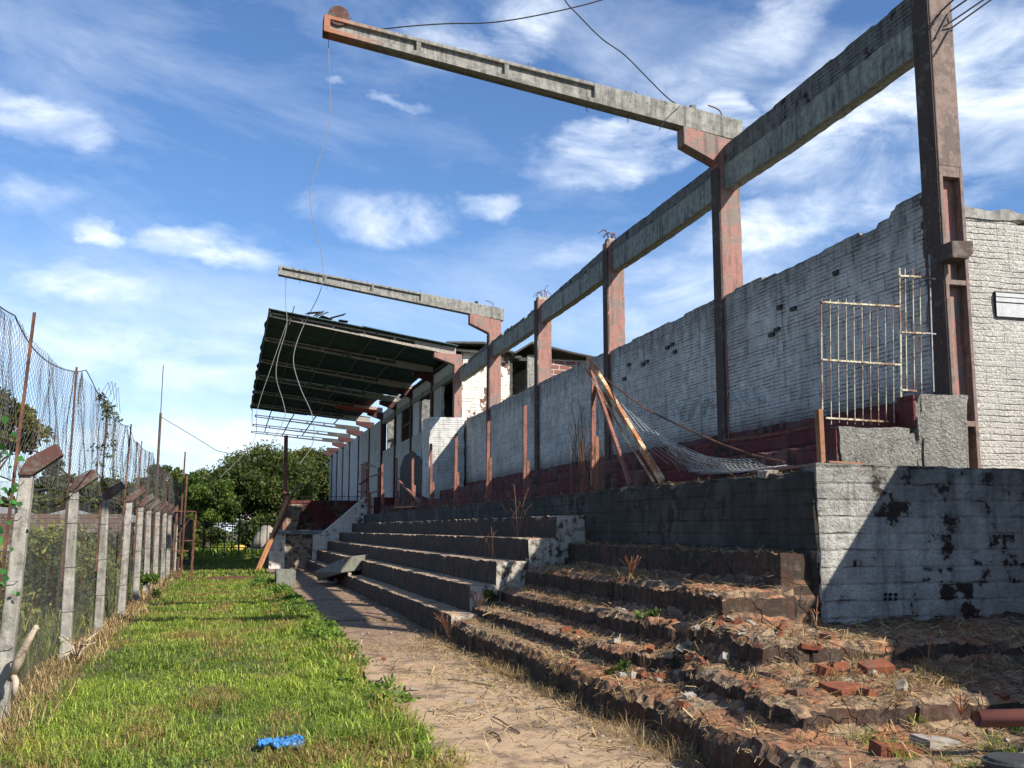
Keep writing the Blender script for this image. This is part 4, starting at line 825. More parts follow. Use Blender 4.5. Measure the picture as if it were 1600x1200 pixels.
# ================================================================== RAIL POSTS ON THE TERRACE EDGE
plabs = {14.83: 'rusty pink angle post on the terrace edge, the one the long cream pole leans against', 18.57: 'rusty pink angle post before the second bay of white wall left of the leaning poles',
         21.45: 'rusty post in front of the column that carries the lower cantilever beam', 24.69: 'rusty post just right of the sunlit white pier', 27.73: 'pink post in front of the left edge of the projecting white pier',
         30.64: 'pink post with a fallen diagonal bar beside the murals', 33.79: 'pink post holding the upper end of the fallen diagonal bar', 36.98: 'pink post with two short rails, right of the bent-topped one', 40.63: 'pink post with bent cream top above the white sloping flank'}
for y, lab in plabs.items():
    t_ = thing('rail_post', lab, 'post', (5.4, y, 2.14), 'rusty rail posts along the terrace edge')
    lean = random.uniform(-.03, .03); h = 3.92 if y < 40 else 4.0
    b = MB(); b.bar((5.40, y, 2.10), (5.40 + lean, y + random.uniform(-.03, .03), h), .07, .05, up=(0, 1, 0)); b.build('upright', M['rustpink'], t_, .004)
    b = MB(); b.bar((5.455, y - .01, 2.10), (5.455 + lean * .3, y, 2.95 + random.uniform(-.1, .2)), .06, .06, up=(0, 1, 0)); b.build('stub', M['rustpink'] if y > 15 else M['wood'], t_, .004)
    b = MB()
    for k in range(3): b.tube([(5.36, y - .02, 2.2 + k * .3), (5.34, y - .05, 2.22 + k * .3), (5.36, y + .03, 2.25 + k * .3)], .008, 4)
    b.each('lug', M['rust'], t_)
b = MB(); b.bar((5.38, 33.7, 3.25), (5.42, 29.5, 2.35), .07, .05); tag(b.build('fallen_rail', M['rustpink']), 'pale pink bar sloping down between two rail posts before the murals', 'rail')
b = MB(); b.bar((5.40, 36.9, 3.6), (5.42, 40.9, 3.62), .05, .05); tag(b.build('short_rail', M['rustpink']), 'upper of two short horizontal pink rails joining the farthest rail posts', 'rail'); b = MB(); b.bar((5.40, 37.6, 2.98), (5.42, 41.2, 2.98), .04, .04); tag(b.build('short_rail', M['rustpink']), 'lower of two short horizontal pink rails joining the farthest rail posts', 'rail')
b = MB(); b.bar((5.38, 40.6, 3.95), (5.1, 41.0, 4.12), .08, .03); b.bar((5.4, 40.6, 4.1), (5.5, 39.6, 3.95), .08, .03); tag(b.build('bent_bracket', M['yellowrust']), 'bent cream bracket on top of the farthest rail post', 'bracket')
b = MB(); b.bar((5.45, 34.2, 2.30), (5.40, 30.2, 2.25), .14, .04); tag(b.build('loose_board', M['orangewood']), 'orange board lying flat on the terrace edge before the murals', 'board')
# broken door panels and a dark sheet standing in for a dark opening, farther along
t_ = thing('broken_door', 'broken pinkish boarded door panel standing against the wall above the sloping flank', 'door', (5.6, 43.5, 2.2))
b = MB(); b.box(5.55, 5.60, 42.6, 44.4, 2.2, 4.35); b.build('board', M['rustpink'], t_); b = MB(); b.bar((5.54, 42.4, 3.6), (5.54, 44.6, 3.5), .1, .05); b.bar((5.54, 42.4, 3.1), (5.54, 45.0, 3.2), .08, .05); b.each('cross_rail', M['rust'], t_)
b = MB(); b.box(6.0, 6.05, 41.8, 42.5, 2.2, 4.1); tag(b.build('metal_sheet', M['rust']), 'rusty narrow panel propped right of the broken door', 'panel')
b = MB(); b.prism([(35.3, 2.2), (35.3, 3.3), (36.0, 4.0), (37.6, 4.45), (39.5, 4.4), (40.4, 4.0), (40.6, 2.2)], 6.6, 6.64, 'X'); tag(b.build('dark_opening_sheet', M['roofdark']), 'dark brown rounded sheet put in for a dark opening behind the far rail posts', 'sheet')
b = MB(); b.prism([(31.5, 2.2), (31.5, 2.5), (35.2, 2.85), (36.2, 2.2)], 5.9, 6.3, 'X'); tag(b.build('red_block', M['redbase'], None, .02), 'red painted sloping block behind the far rail posts', 'block')
# ================================================================== LEANING POLES AND COLLAPSED NET
pB = at(1035, 752, X=5.37); pT = at(919, 560, X=5.34)
b = MB(); b.bar(pB, pT, .085, .06, up=(1, 0, 0)); tag(b.build('leaning_pole', M['yellowrust'], None, .005), 'long cream flaking steel pole leaning left from the terrace edge', 'pole')
b = MB(); b.bar(at(985, 758, X=5.45), at(922, 575, X=5.47), .06, .05, up=(1, 0, 0)); tag(b.build('leaning_pole', M['rustpink'], None, .004), 'dark red steel pole leaning behind the long cream pole', 'pole')
b = MB(); b.tube([at(1022, 753, X=5.30), at(975, 680, X=5.29), at(938, 612, X=5.27), at(908, 566, X=5.27)], .017, 6); tag(b.build('leaning_rod', M['yellowrust']), 'thin crooked rusty rod leaning beside the long cream pole', 'rod')
net = thing('collapsed_net', 'collapsed pale wire netting sagging from the leaning poles over the terrace edge', 'netting', (5.8, 11.5, 2.2))
def S(u, v):
    # u along the wall edge from the poles to the right, v from the cable down to the platform edge
    y = 14.6 - 4.9 * u; top = 3.85 * (1 - u) ** 2.1 + 2.32 * (1 - (1 - u) ** 2.1); x = 5.42 + .75 * v * (1 - .25 * u) + .08 * math.sin(5 * u)
    z = top - (top - 2.25) * (1 - (1 - v) ** 2.2) + .05 * math.sin(6 * v + 3 * u) * (1 - v)
    x -= .0; return Vector((x, y - .7 * v * (1 - u), max(z, 2.19)))
b = MB()
for k in range(17):
    v0 = k / 16; b.tube([S(u, min(1, max(0, v0 + .10 * (1 - u) * math.sin(u * 4 + k)))) for u in np.linspace(.42, 1.0, 16)], .0035, 3, False)
for k in range(30):
    u0 = .40 + k / 44; b.tube([S(min(1, u0 + .14 * v), v) for v in np.linspace(0, 1, 9)], .003, 3, False)
for k in range(26):
    u0 = .42 + k / 40; b.tube([S(max(0.05, u0 - .16 * v), v) for v in np.linspace(0.1, 1, 9)], .003, 3, False)
for k in range(9):   # long strands falling from the cable
    u0 = .05 + k * .055; b.tube([S(u0, 0), S(u0 + .05, .4) + Vector((0, 0, .2)), S(u0 + .22, .8), S(u0 + .4, 1)], .0028, 3, False)
tag(b.build('wires', M['netlight'], net), kind='stuff')
b = MB(); b.tube([at(x, y, X=5.42) for x, y in [(935, 583), (975, 614), (1010, 640), (1060, 664), (1100, 682), (1130, 695), (1180, 712), (1225, 722)]], .012, 5); b.build('cable', M['rust'], net)
b = MB(); b.bar((5.50, 12.6, 2.18), (5.75, 11.5, 2.17), .16, .03); tag(b.build('loose_board', M['wood']), 'pale flat board lying under the collapsed netting', 'board')
b = MB(); b.tube([at(x, y, X=5.55) for x, y in [(1130, 688), (1180, 683), (1230, 675), (1285, 662)]], .010, 4); tag(b.build('slack_wire', M['rust']), 'slack rusty wire running from the netting to the gate post', 'wire')
# ================================================================== WIRES AGAINST THE SKY
def cable(pts, r, m_, lab, **kw):
    P = [at(x, y, **kw) for x, y in pts]; Q = []
    for i in range(len(P) - 1):
        p0, p1, p2, p3 = P[max(i - 1, 0)], P[i], P[i + 1], P[min(i + 2, len(P) - 1)]
        for s_ in range(5):
            t_ = s_ / 5; Q.append(.5 * ((2 * p1) + (p2 - p0) * t_ + (2 * p0 - 5 * p1 + 4 * p2 - p3) * t_ * t_ + (3 * p1 - p0 - 3 * p2 + p3) * t_ ** 3))
    Q.append(P[-1]); b = MB(); b.tube(Q, r, 5); return tag(b.build('hanging_cable', M[m_]), lab, 'cable')
cable([(513, 62), (514, 100), (516, 150), (515, 185), (505, 230), (492, 270), (485, 310), (491, 355), (503, 400), (502, 450), (476, 505), (462, 541), (459, 570), (471, 610), (488, 650), (489, 692), (468, 725)], .0055, 'greycable', 'long thin wavy cable hanging from the tip of the upper cantilever beam', Y=14.3)
cable([(447, 430), (446, 470), (448, 510), (434, 560), (432, 592), (443, 630), (444, 655), (420, 700)], .010, 'greycable', 'cable hanging from the tip of the lower cantilever beam across the green canopy', Y=29.0)
cable([(448, 505), (425, 570), (402, 640), (396, 690), (345, 745)], .009, 'greycable', 'straight thin cable slanting down past the front corner of the green canopy', Y=33.0)
cable([(575, 48), (640, 41), (700, 37), (770, 35), (850, 22), (940, 0), (1000, -25)], .011, 'cable', 'dark cable running right across the sky from the upper cantilever beam', Y=14.25)
cable([(870, -30), (884, 2), (905, 25), (940, 60), (975, 85), (1010, 120), (1040, 150), (1060, 165), (1078, 177)], .011, 'cable', 'dark cable dropping through the sky to the root of the upper cantilever beam', Y=14.25)
cable([(1062, 166), (1042, 185), (1030, 203)], .006, 'cable', 'short thin wire across the face of the upper cantilever root', Y=14.1)
for i, (a_, lab) in enumerate([([(1502, -12), (1470, 18), (1459, 38)], 'uppermost of four dark rods bending off the panelled column at the top right'), ([(1530, -14), (1484, 18), (1462, 60)], 'second of four dark rods bending off the panelled column'),
        ([(1548, -8), (1473, 43), (1464, 58)], 'third of four dark rods bending off the panelled column'), ([(1565, -12), (1485, 45), (1463, 84)], 'lowest of four dark rods bending off the panelled column')]):
    P = [at(x, y, Y=9.0 - .25 * (k == 0)) for k, (x, y) in enumerate(a_)]; b = MB(); b.tube(P, .010, 5); tag(b.build('bent_rod', M['cable']), lab, 'rod', 'bent rods on the panelled column')

# ================================================================== FENCE
FX = -1.8; PY = [9.75, 14.0, 17.3, 20.2, 23.5, 26.9, 30.3, 33.7, 37.1, 40.5, 43.9]; BT = [3.47, 3.62, 3.60, 3.50, 3.46, 3.47, 3.44, 3.42, 3.45, 3.43, 3.44]
fence = thing('chain_link_fence', 'wire mesh fence on whitewashed concrete posts with red angled brackets and rusty top bars', 'fence', (FX, 26, 0))
for i, y in enumerate(PY):
    lean = .10 if i == 0 else random.uniform(-.03, .06); hz = 2.17 + random.uniform(-.02, .02); hw = .072
    x0 = FX + [.02, -.05, -.03, .03, .02][i] if i < 5 else FX + random.uniform(-.03, .03)
    b = MB(); b.bar((x0, y, -.1), (x0 + lean, y + .02, hz), .13, .125, up=(0, 1, 0), w2=.11, h2=.11)
    po = b.build('post', M['fpost'], fence, .012)
    b = MB(); xt = x0 + lean; b.prism([(xt - .07, hz - .10), (xt + .045, hz - .10), (xt + .28, hz + .08), (xt + .225, hz + .185), (xt + .0, hz + .05)], y - .066, y + .075)
    b.build('bracket', M['farm'], po, .01)
    b = MB(); xb = x0 - .075; b.bar((xb + lean * .3, y - .085, .95), (xb + .03 + lean * 1.3, y - .08, BT[i] + .02), .024, .026, up=(0, 1, 0)); b.build('top_bar', M['rust'], fence)
    b = MB()
    for z in (.6, 1.15, 1.7, 2.0): b.tube([(x0 - .09, y - .09, z), (x0 + .085, y - .085, z + .01), (x0 + .09, y + .08, z)], .004, 4)
    b.each('tie_wire', M['wire'], fence)
YB = [5.6] + PY + [47.3]; BTx = [3.45] + BT + [3.4]
def ztop(y, s=.24):
    y = np.asarray(y, float); z = np.interp(y, YB, BTx); k = np.clip(np.searchsorted(YB, y) - 1, 0, len(YB) - 2); a = np.array(YB)[k]; b_ = np.array(YB)[k + 1]; u = (y - a) / (b_ - a)
    return z - s * (b_ - a) / 4.0 * 4 * u * (1 - u) * (.55 + .2 * np.sin(k * 2.3))
def wires(paths, r):
    """many thin 3-sided wires in one mesh; paths is (n, m, 3)"""
    n, m, _ = paths.shape; T = np.gradient(paths, axis=1); T /= np.linalg.norm(T, axis=2, keepdims=True) + 1e-9
    up = np.array([1.0, 0, 0]); U = np.cross(T, up); U /= np.linalg.norm(U, axis=2, keepdims=True) + 1e-9; V = np.cross(T, U)
    rings = np.stack([paths + (U * math.cos(a) + V * math.sin(a)) * r for a in (0, 2.0944, 4.18879)], 2); co = rings.reshape(-1, 3)
    idn = np.arange(n * m * 3).reshape(n, m, 3); qs_ = []
    for k in range(3): qs_.append(np.stack([idn[:, :-1, k], idn[:, :-1, (k + 1) % 3], idn[:, 1:, (k + 1) % 3], idn[:, 1:, k]], -1).reshape(-1, 4))
    return co, np.concatenate(qs_)
def net_part(y0, y1, wy, hz_, zlo, zhi_f, r, wob, xoff, seed, name):
    n = int((y1 - y0) / wy); m = int(2.15 / hz_) + 1; i = np.arange(n)[:, None]; j = np.arange(m)[None, :]
    Y = y0 + (i + .47 * np.where((i + j) % 2 == 0, 1, -1)) * wy; t_ = j / (m - 1) + 0 * i
    zt = zhi_f(Y); Zl = zlo(Y) if callable(zlo) else zlo; Zz = Zl + (zt - Zl) * t_
    Xx = FX + xoff + wob * fbm(Y * .9, Zz * .8, s=seed) + .4 * wob * fbm(Y * 3, Zz * 2, s=seed + 3)
    Y = Y + wob * 1.6 * np.sin(np.pi * t_) * vn(Y * 1.1, Zz * .9, s=seed + 7) + .5 * wob * vn(Y * 4, Zz * 2.5, s=seed + 8)
    co, q_ = wires(np.stack([Xx + 0 * t_, Y + 0 * t_, Zz], -1), r); link_np(name, co, q_, M['netdark'], fence)
net_part(7.0, 16, .030, .034, .08, lambda y: 2.02 + 0 * y, .0011, .03, -.11, 1, 'lower_mesh')
net_part(16, 47, .060, .060, .08, lambda y: 2.02 + 0 * y, .0016, .03, -.11, 2, 'lower_mesh')
net_part(5.6, 17.3, .046, .060, lambda y: 2.03 + .0 * y, lambda y: ztop(y), .0020, .085, -.05, 3, 'upper_mesh')
net_part(17.3, 47.3, .070, .085, lambda y: 2.03 + .0 * y, lambda y: ztop(y), .0028, .085, -.05, 4, 'upper_mesh')
b = MB(); ys_ = np.linspace(5.6, 47.3, 420); zt = ztop(ys_); b.tube([(FX - .05 + .05 * math.sin(y), y, z) for y, z in zip(ys_, zt)], .0065, 4)
b.tube([(FX + .1 + .22 * abs(math.sin((y - 9.75) * .9)) ** .3 * .2, y, 2.30 + .04 * math.sin(y * 1.9) - .10 * math.sin(min(1, max(0, (y - 9.75) / 4.25)) * math.pi)) for y in np.linspace(9.7, 44, 160)], .0075, 4)
b.tube([(FX - .1, y, 2.02 + .03 * math.sin(y * 2.1)) for y in np.linspace(5.6, 47, 160)], .007, 4)
b.build('strand_wire', M['netdark'], fence)
b = MB(); rr = random.Random(12)       # gathered folds of loose netting
for k in range(9):
    y = rr.uniform(8.5, 30); x = FX - .05; z1 = float(ztop(y)) - .02; ph = rr.uniform(0, 6)
    for q_ in range(4): b.tube([(x + .06 * math.sin(ph + t_ * 3), y + .03 * q_ + .22 * math.sin(t_ * 2.4 + ph) * t_, z1 - (z1 - 2.05) * t_) for t_ in np.linspace(0, 1, 12)], .0018, 3)
tag(b.build('net_fold', M['netdark'], fence), kind='stuff')
# rusty frame standing by the fence end, and rods on the ground
t_ = thing('rusty_gate_frame', 'tall narrow rusty frame standing by the far end of the fence', 'frame', (-1.25, 34.8, 0))
b = MB()
for (x, y, h) in [(-1.56, 34.7, 2.35), (-1.42, 35.2, 4.1), (-1.30, 34.6, 3.3), (-.98, 34.7, 2.15), (-1.02, 35.3, 1.9)]: b.bar((x, y, 0), (x + .06, y, h), .05, .04, up=(0, 1, 0))
b.each('upright', M['rust'], t_); b = MB()
for (xa, xb, z) in [(-1.56, -.95, 2.15), (-1.5, -.92, 1.22), (-1.5, -1.1, .9)]: b.bar((xa, 34.66, z), (xb, 34.66, z), .05, .04)
b.bar((-1.5, 34.6, 1.3), (-1.0, 34.6, 2.1), .03, .03); b.each('crossbar', M['rust'], t_)
t_ = thing('rusty_rods', 'bundle of rusty rods lying flat across the grass track by the rusty frame', 'rods', (-.2, 34.5, 0))
b = MB()
for k in range(6): b.bar((-1.1 + .1 * k, 33.6 + k * .35, .05), (.65 + .08 * k, 33.5 + k * .36, .05), .05, .03)
b.each('rod', M['rust'], t_)
pa = thing('utility_pole', 'slim dark aerial pole with thin whip rising beyond the fence', 'pole', (-3.7, 62, 0))
b = MB(); b.tube([(-3.9, 62, 0), (-3.84, 62, 8.2)], .09, 8, r2=.07); b.build('mast', M['bark'], pa); b = MB(); b.tube([(-3.84, 62, 8.1), (-3.82, 62, 11.0)], .025, 5); b.build('whip', M['cable'], pa)
b = MB(); b.tube([(-3.85, 62, 8.0), (-2.2, 60, 6.9), (-.6, 58, 5.8), (1.0, 56.5, 5.4)], .018, 4); tag(b.build('hanging_cable', M['cable']), 'faint wire sloping right from the slim aerial pole', 'cable')
# dark corrugated fence beyond, far gate
t_ = thing('dark_fence', 'dark black-stained corrugated fence continuing beyond the mesh fence', 'fence', (-1.9, 54, 0))
b = MB()
for k in range(62): y = 46.4 + k * .26; b.box(-1.95 + .03 * (k % 2), -1.86 + .03 * (k % 2), y, y + .255, 0, 2.0 + .12 * math.sin(k * 1.7))
b.build('sheets', M['black'], t_)
t_ = thing('far_gate', 'thin barred gate closing the grass lane in the distance', 'gate', (.7, 63, 0))
b = MB()
for k in range(11): b.tube([(-1.2 + k * .4, 63, 0), (-1.2 + k * .4, 63, 2.0)], .03 if k % 5 else .06, 5)
b.each('bar', M['black'], t_); b = MB(); b.bar((-1.3, 63, 1.85), (2.9, 63, 1.85), .05); b.bar((-1.3, 63, .5), (2.9, 63, .5), .05); b.each('rail', M['black'], t_)

# ================================================================== FALLEN THINGS NEAR THE FAR END
b = MB(); b.bar(at(402, 894, Z=0.0), at(452, 775, Y=41.5), .17, .10); tag(b.build('leaning_timber', M['orangewood'], None, .01), 'orange-brown timber leaning on the left end of the stained parapet', 'timber')
b = MB(); b.bar(at(398, 893, Z=0.0), at(448, 800, Y=40.6), .10, .10); tag(b.build('leaning_timber', M['bark'], None, .01), 'dark timber leaning behind the orange-brown one at the parapet', 'timber')
b = MB(); b.bar(at(440, 792, Y=46), at(470, 755, Y=55), .12, .08); tag(b.build('leaning_timber', M['wood'], None, .01), 'brown timber sloping up towards the prop column', 'timber')
pc = at(446, 893, Z=0.0); co, q = rough_box(pc.x - .27, pc.x + .27, pc.y - .1, pc.y + 1.0, -.05, .62, .06, .01, .03, seed=5)
pc = at(447, 920, Z=0.02); co, q = rough_box(pc.x - .26, pc.x + .24, pc.y, pc.y + 1.1, -.05, .50, .06, .01, .03, seed=5); tag(link_np('concrete_block', co, q, M['block']), 'square mossy grey concrete block at the grass edge near the parapet', 'block')
# tilted slab over black bag
b = MB(); A0 = at(497, 905, X=3.0); B0 = at(541, 868, X=3.45)
P1, P2, P3, P4 = at(490, 893, Y=29.5), at(541, 870, Y=27.0), at(532, 895, Y=27.0), at(497, 907, Y=29.5)
dv = Vector((.62, .35, .05)); b.add([P1, P2, P3, P4, P1 + dv, P2 + dv, P3 + dv, P4 + dv], [(0, 1, 2, 3), (7, 6, 5, 4), (0, 4, 5, 1), (1, 5, 6, 2), (2, 6, 7, 3), (3, 7, 4, 0)])
tag(b.build('tilted_slab', M['block'], None, .015), 'broken grey concrete beam tipped across the lowest steps', 'slab')
def blob(name, m_, c, s, lab, cat, seed, n=3, amp=.25, group=None, flat=1.0):
    import bmesh
    bm = bmesh.new(); bmesh.ops.create_icosphere(bm, subdivisions=n, radius=1); co = np.array([v.co for v in bm.verts]); d = 1 + amp * fbm(co[:, 0] * 1.7 + seed, co[:, 1] * 1.7, co[:, 2] * 1.7, seed) + amp * .4 * fbm(co[:, 0] * 6, co[:, 1] * 6 + seed, co[:, 2] * 6, seed)
    co = co * d[:, None] * np.array(s); co[:, 2] = np.maximum(co[:, 2], -s[2] * .5)
    for v, p in zip(bm.verts, co): v.co = Vector(p) + Vector(c)
    me = bpy.data.meshes.new(name); bm.to_mesh(me); bm.free(); return tag(link(name, me, M[m_], None, 0, True), lab, cat, group)
pb = at(535, 905, Z=.12); blob('black_bag', 'black', (pb.x, pb.y, .22), (.42, .5, .28), 'crumpled black bag and stalks under the tipped concrete beam', 'bag', 4, 4, .5)
# blue rag
pr = at(440, 1161, Z=.05); b = MB(); rr = random.Random(8)
nx_, ny_ = 44, 18; xs_ = np.linspace(-.16, .16, nx_); ys2 = np.linspace(-.07, .07, ny_); co = []
for i, x in enumerate(xs_):
    for j, y in enumerate(ys2): co.append((pr.x + x + .015 * math.sin(j * .7), pr.y + y * (1 + .35 * math.sin(i * .4) + .15 * math.sin(i * 1.3)), .055 + .05 * float(fbm(i * .22, j * .25, s=5)) + .02 * float(vn(i * .8, j * .7, s=6))))
qb = [(i * ny_ + j, (i + 1) * ny_ + j, (i + 1) * ny_ + j + 1, i * ny_ + j + 1) for i in range(nx_ - 1) for j in range(ny_ - 1)]
o = link_np('blue_rag', np.array(co), qb, M['blue'], None, True); m_ = o.modifiers.new('thick', 'SOLIDIFY'); m_.thickness = .004; tag(o, 'crumpled bright blue plastic rag lying in the grass', 'rag')
# drain pipe and round black lid lower right
pp = at(1527, 1123, Z=.56); b = MB(); d_ = Vector((1, -.16, .005)).normalized(); n_s = 20; ring = []
a0 = Vector((0, 0, 1)); s0 = d_.cross(a0).normalized()
for (off, r_) in ((0, .048), (2.2, .048), (2.2, .042), (0, .042)):
    for k in range(n_s): a = 2 * math.pi * k / n_s; ring.append(pp + d_ * off + (a0 * math.sin(a) + s0 * math.cos(a)) * r_)
fs = [(q0 * n_s + k, q0 * n_s + (k + 1) % n_s, ((q0 + 1) % 4) * n_s + (k + 1) % n_s, ((q0 + 1) % 4) * n_s + k) for q0 in range(4) for k in range(n_s)]
b.add(ring, fs); tag(b.build('drain_pipe', M['pipe'], None, 0, True), 'open end of a brown plastic drain pipe lying at the lower right', 'pipe')
pl = at(1588, 1190, Z=.40); b = MB(); b.tube([pl + Vector((0, 0, -.15)), pl + Vector((0, 0, .0)), pl + Vector((0, 0, .02))], [.155, .155, .14], 28); b.tube([pl + Vector((0, 0, -.02)), pl + Vector((0, 0, .005))], [.168, .168], 28); tag(b.build('round_lid', M['rubber'], None, 0), 'dark round rubber lid partly cut off at the bottom right corner', 'lid')
# loose bricks and slabs
bricks = [(1010, 965, .26, .11, .08, 20, 'block of red bricks tipped on its side in the collapsed gap', 'm'), (1062, 1000, .30, .14, .10, 35, 'large red hollow brick chunk lying tilted in the collapsed gap', 'm'), (1100, 1002, .16, .10, .09, 80, 'upright red brick end right of the tilted chunk', 'm'),
          (1045, 985, .3, .16, .05, 25, 'cracked grey slab resting over the tilted red chunk', 's'), (1240, 968, .16, .10, .07, 40, 'pointed red brick fragment at the foot of the black wall corner', 'm'), (1212, 972, .10, .07, .05, 10, 'small dark brick left of the pointed red fragment', 'm'),
          (1255, 1195, .17, .11, .05, 15, 'bright orange flat brick piece at the bottom edge', 'm'), (1105, 1020, .08, .05, .04, 60, 'small orange brick chip below the collapsed gap', 'm'), (1175, 992, .5, .12, .03, 5, 'flat grey slab on the broken step edge left of the corner', 's'),
          (1310, 1100, .2, .12, .08, 12, 'reddish brick set in the edge of the lowest right ledge', 'm'), (1370, 1105, .24, .13, .08, 5, 'reddish-brown brick beside the tuft on the right ledge', 'm'), (1290, 1103, .14, .1, .09, 25, 'dark brick at the left corner of the right ledge', 'm'),
          (1220, 1082, .28, .14, .07, 8, 'cracked edge block on the middle right ledge', 's'), (985, 1012, .2, .12, .06, 40, 'grey stone lying below the collapsed gap', 's'), (930, 985, .18, .11, .07, 15, 'red brick on the second broken step', 'm'),
          (1400, 1175, .26, .16, .07, -8, 'broken dark red brick at the bottom right edge', 'm'), (1330, 1188, .34, .2, .07, 12, 'long red earthy brick slab at the bottom edge', 'm'), (1470, 1165, .3, .2, .05, 0, 'flat brown slab between the green tufts at the lower right', 's'),
          (1130, 985, .12, .08, .05, 60, 'small red brick near the dry straw pile', 'm'), (600, 1030, .05, .04, .02, 0, 'small red chip on the sandy path', 'm'), (930, 1150, .05, .035, .03, 0, 'dark red pebble on the sandy path', 'm'),
          (648, 1078, .10, .05, .03, 0, 'pale lump of mortar in the middle of the sandy path', 's'), (545, 920, .10, .05, .08, 30, 'small pale stone beside the black bag', 's'), (735, 1098, .09, .05, .03, 0, 'white mortar lump right of centre on the sandy path', 's')]
for k, (x, y, l, w_, h, rot, lab, ty) in enumerate(bricks):
    zg = .06 if x < 960 and y > 1000 else .6
    for _ in range(6): p = at(x, y, Z=zg); zg = zr(p.x, p.y)
    co, q = rough_box(-l / 2, l / 2, -w_ / 2, w_ / 2, -h / 2, h / 2, .025, .012, .03, seed=k + 100); tl = Matrix.Rotation(R(rot), 3, 'Z') @ Matrix.Rotation(R(random.uniform(-18, 18) if l < .27 else random.uniform(-8, 8)), 3, 'X') @ Matrix.Rotation(R(random.uniform(-10, 10)), 3, 'Y')
    co = co @ np.array(tl).T + np.array((p.x, p.y, zg + h * .32)); tag(link_np('loose_brick' if ty == 'm' else 'concrete_chunk', co, q, M['brickred'] if ty == 'm' else M['stone']), lab, 'brick' if ty == 'm' else 'stone')
# forked stick by the first post
b = MB(); s0 = at(20, 1090, Y=9.2); P = [at(18, 1060, Y=9.5), at(30, 1030, Y=9.4), at(42, 1005, Y=9.4), at(57, 978, Y=9.3)]; b.tube(P, [.045, .04, .032, .018], 7); b.tube([P[0] + Vector((0, 0, .05)), at(25, 1065, Y=9.4), at(22, 1085, Y=9.4)], .028, 6); b.tube([P[2], P[2] + Vector((.03, -.02, .09)), P[2] + Vector((.09, 0, .12))], .012, 5, r2=.004); tag(b.build('broken_branch', M['deadwood'], None, 0, True), 'broken barkless branch jutting up beside the nearest fence post', 'branch')
b = MB(); rr = random.Random(3)
for k in range(14):
    a = rr.uniform(0, 6.28); p = Vector((-1.62, 13.2, .1)); e = p + Vector((math.cos(a) * .2, math.sin(a) * .3, rr.uniform(.05, .32))); b.tube([p, (p + e) / 2 + Vector((0, 0, .06)), e], .009, 4)
tag(b.build('dry_twigs', M['straw2'] if 'straw2' in M else M['gatepaint']), 'bundle of pale dry twigs at the foot of the second fence post', 'twigs')
# ================================================================== BACKGROUND BUILDINGS
t_ = thing('boundary_wall', 'long low reddish brick boundary wall across the field behind the mesh fence', 'wall', (-12, 46, 0))
co, q = rough_box(-30, -4.2, 46, 46.3, 0, 2.2, .3, .02, seed=3); link_np('brickwork', co, q, M['dullbrick'], t_); co, q = rough_box(-30, -4.2, 45.97, 46.33, .7, .95, .4, .01, seed=3); link_np('pale_band', co, q, M['conc'], t_)
for k, (x, y, w_, d_, h, lab) in enumerate([(-9.0, 66, 3.2, 5, 2.2, 'small pale house with grey roof seen through the mesh behind the boundary wall'), (-13.6, 68, 4, 5, 2.4, 'pale house with light roof at the far left behind the boundary wall'), (-6.0, 70, 2.2, 4, 2.0, 'low white outbuilding beyond the boundary wall, nearest the lane')]):
    t_ = thing('house', lab, 'house', (x, y, 0)); b = MB(); b.box(x - w_ / 2, x + w_ / 2, y, y + d_, 0, h); b.build('wall', M['housewall'], t_)
    b = MB(); b.prism([(x - w_ / 2 - .3, h + .003), (x, h + .55), (x + w_ / 2 + .3, h + .003)], y - .3, y + d_ + .3); b.build('roof', M['houseroof'], t_); b = MB(); b.box(x - .4, x + .4, y - .03, y - .003, 1.1, 2.2); b.build('window', M['window'], t_)
for k, (x, y, s_, m_, lab) in enumerate([(1.0, 70, (.5, .6, .3), 'yellow', 'yellow heap of sheeting seen through the far gate'), (2.6, 68, (1.0, 1.0, 1.1), 'stone', 'pale rubble heap right of the far gate')]):
    blob('debris_heap', m_, (x, y, s_[2] * .6), s_, lab, 'heap', k + 3, 3, .5)
# ================================================================== TREES
def leaves(centers, radii, n, size, seed, flat=.7):
    r = np.random.default_rng(seed); k = r.choice(len(centers), n, p=(np.array(radii) ** 2) / np.sum(np.array(radii) ** 2)); c = np.array(centers)[k]
    d = r.normal(size=(n, 3)); d /= np.linalg.norm(d, axis=1, keepdims=True); rad = np.array(radii)[k] * (r.random(n) ** .45) * (1 + .25 * r.normal(size=n)); p = c + d * rad[:, None] * np.array([1, 1, flat])
    a = r.normal(size=(n, 3)); a /= np.linalg.norm(a, axis=1, keepdims=True); b_ = np.cross(a, r.normal(size=(n, 3))); b_ /= np.linalg.norm(b_, axis=1, keepdims=True)
    s_ = size * (.6 + .8 * r.random(n)); u = a * s_[:, None]; v = b_ * (s_ * .5)[:, None]
    co = np.stack([p - u, p + v, p + u, p - v], 1).reshape(-1, 3); cl_t = r.random(len(centers))[k]; tint = np.clip(.55 * cl_t + .45 * r.random(n) + .1 * r.normal(size=n), 0, 1)
    return co, np.arange(n * 4).reshape(n, 4), np.repeat(tint, 4)
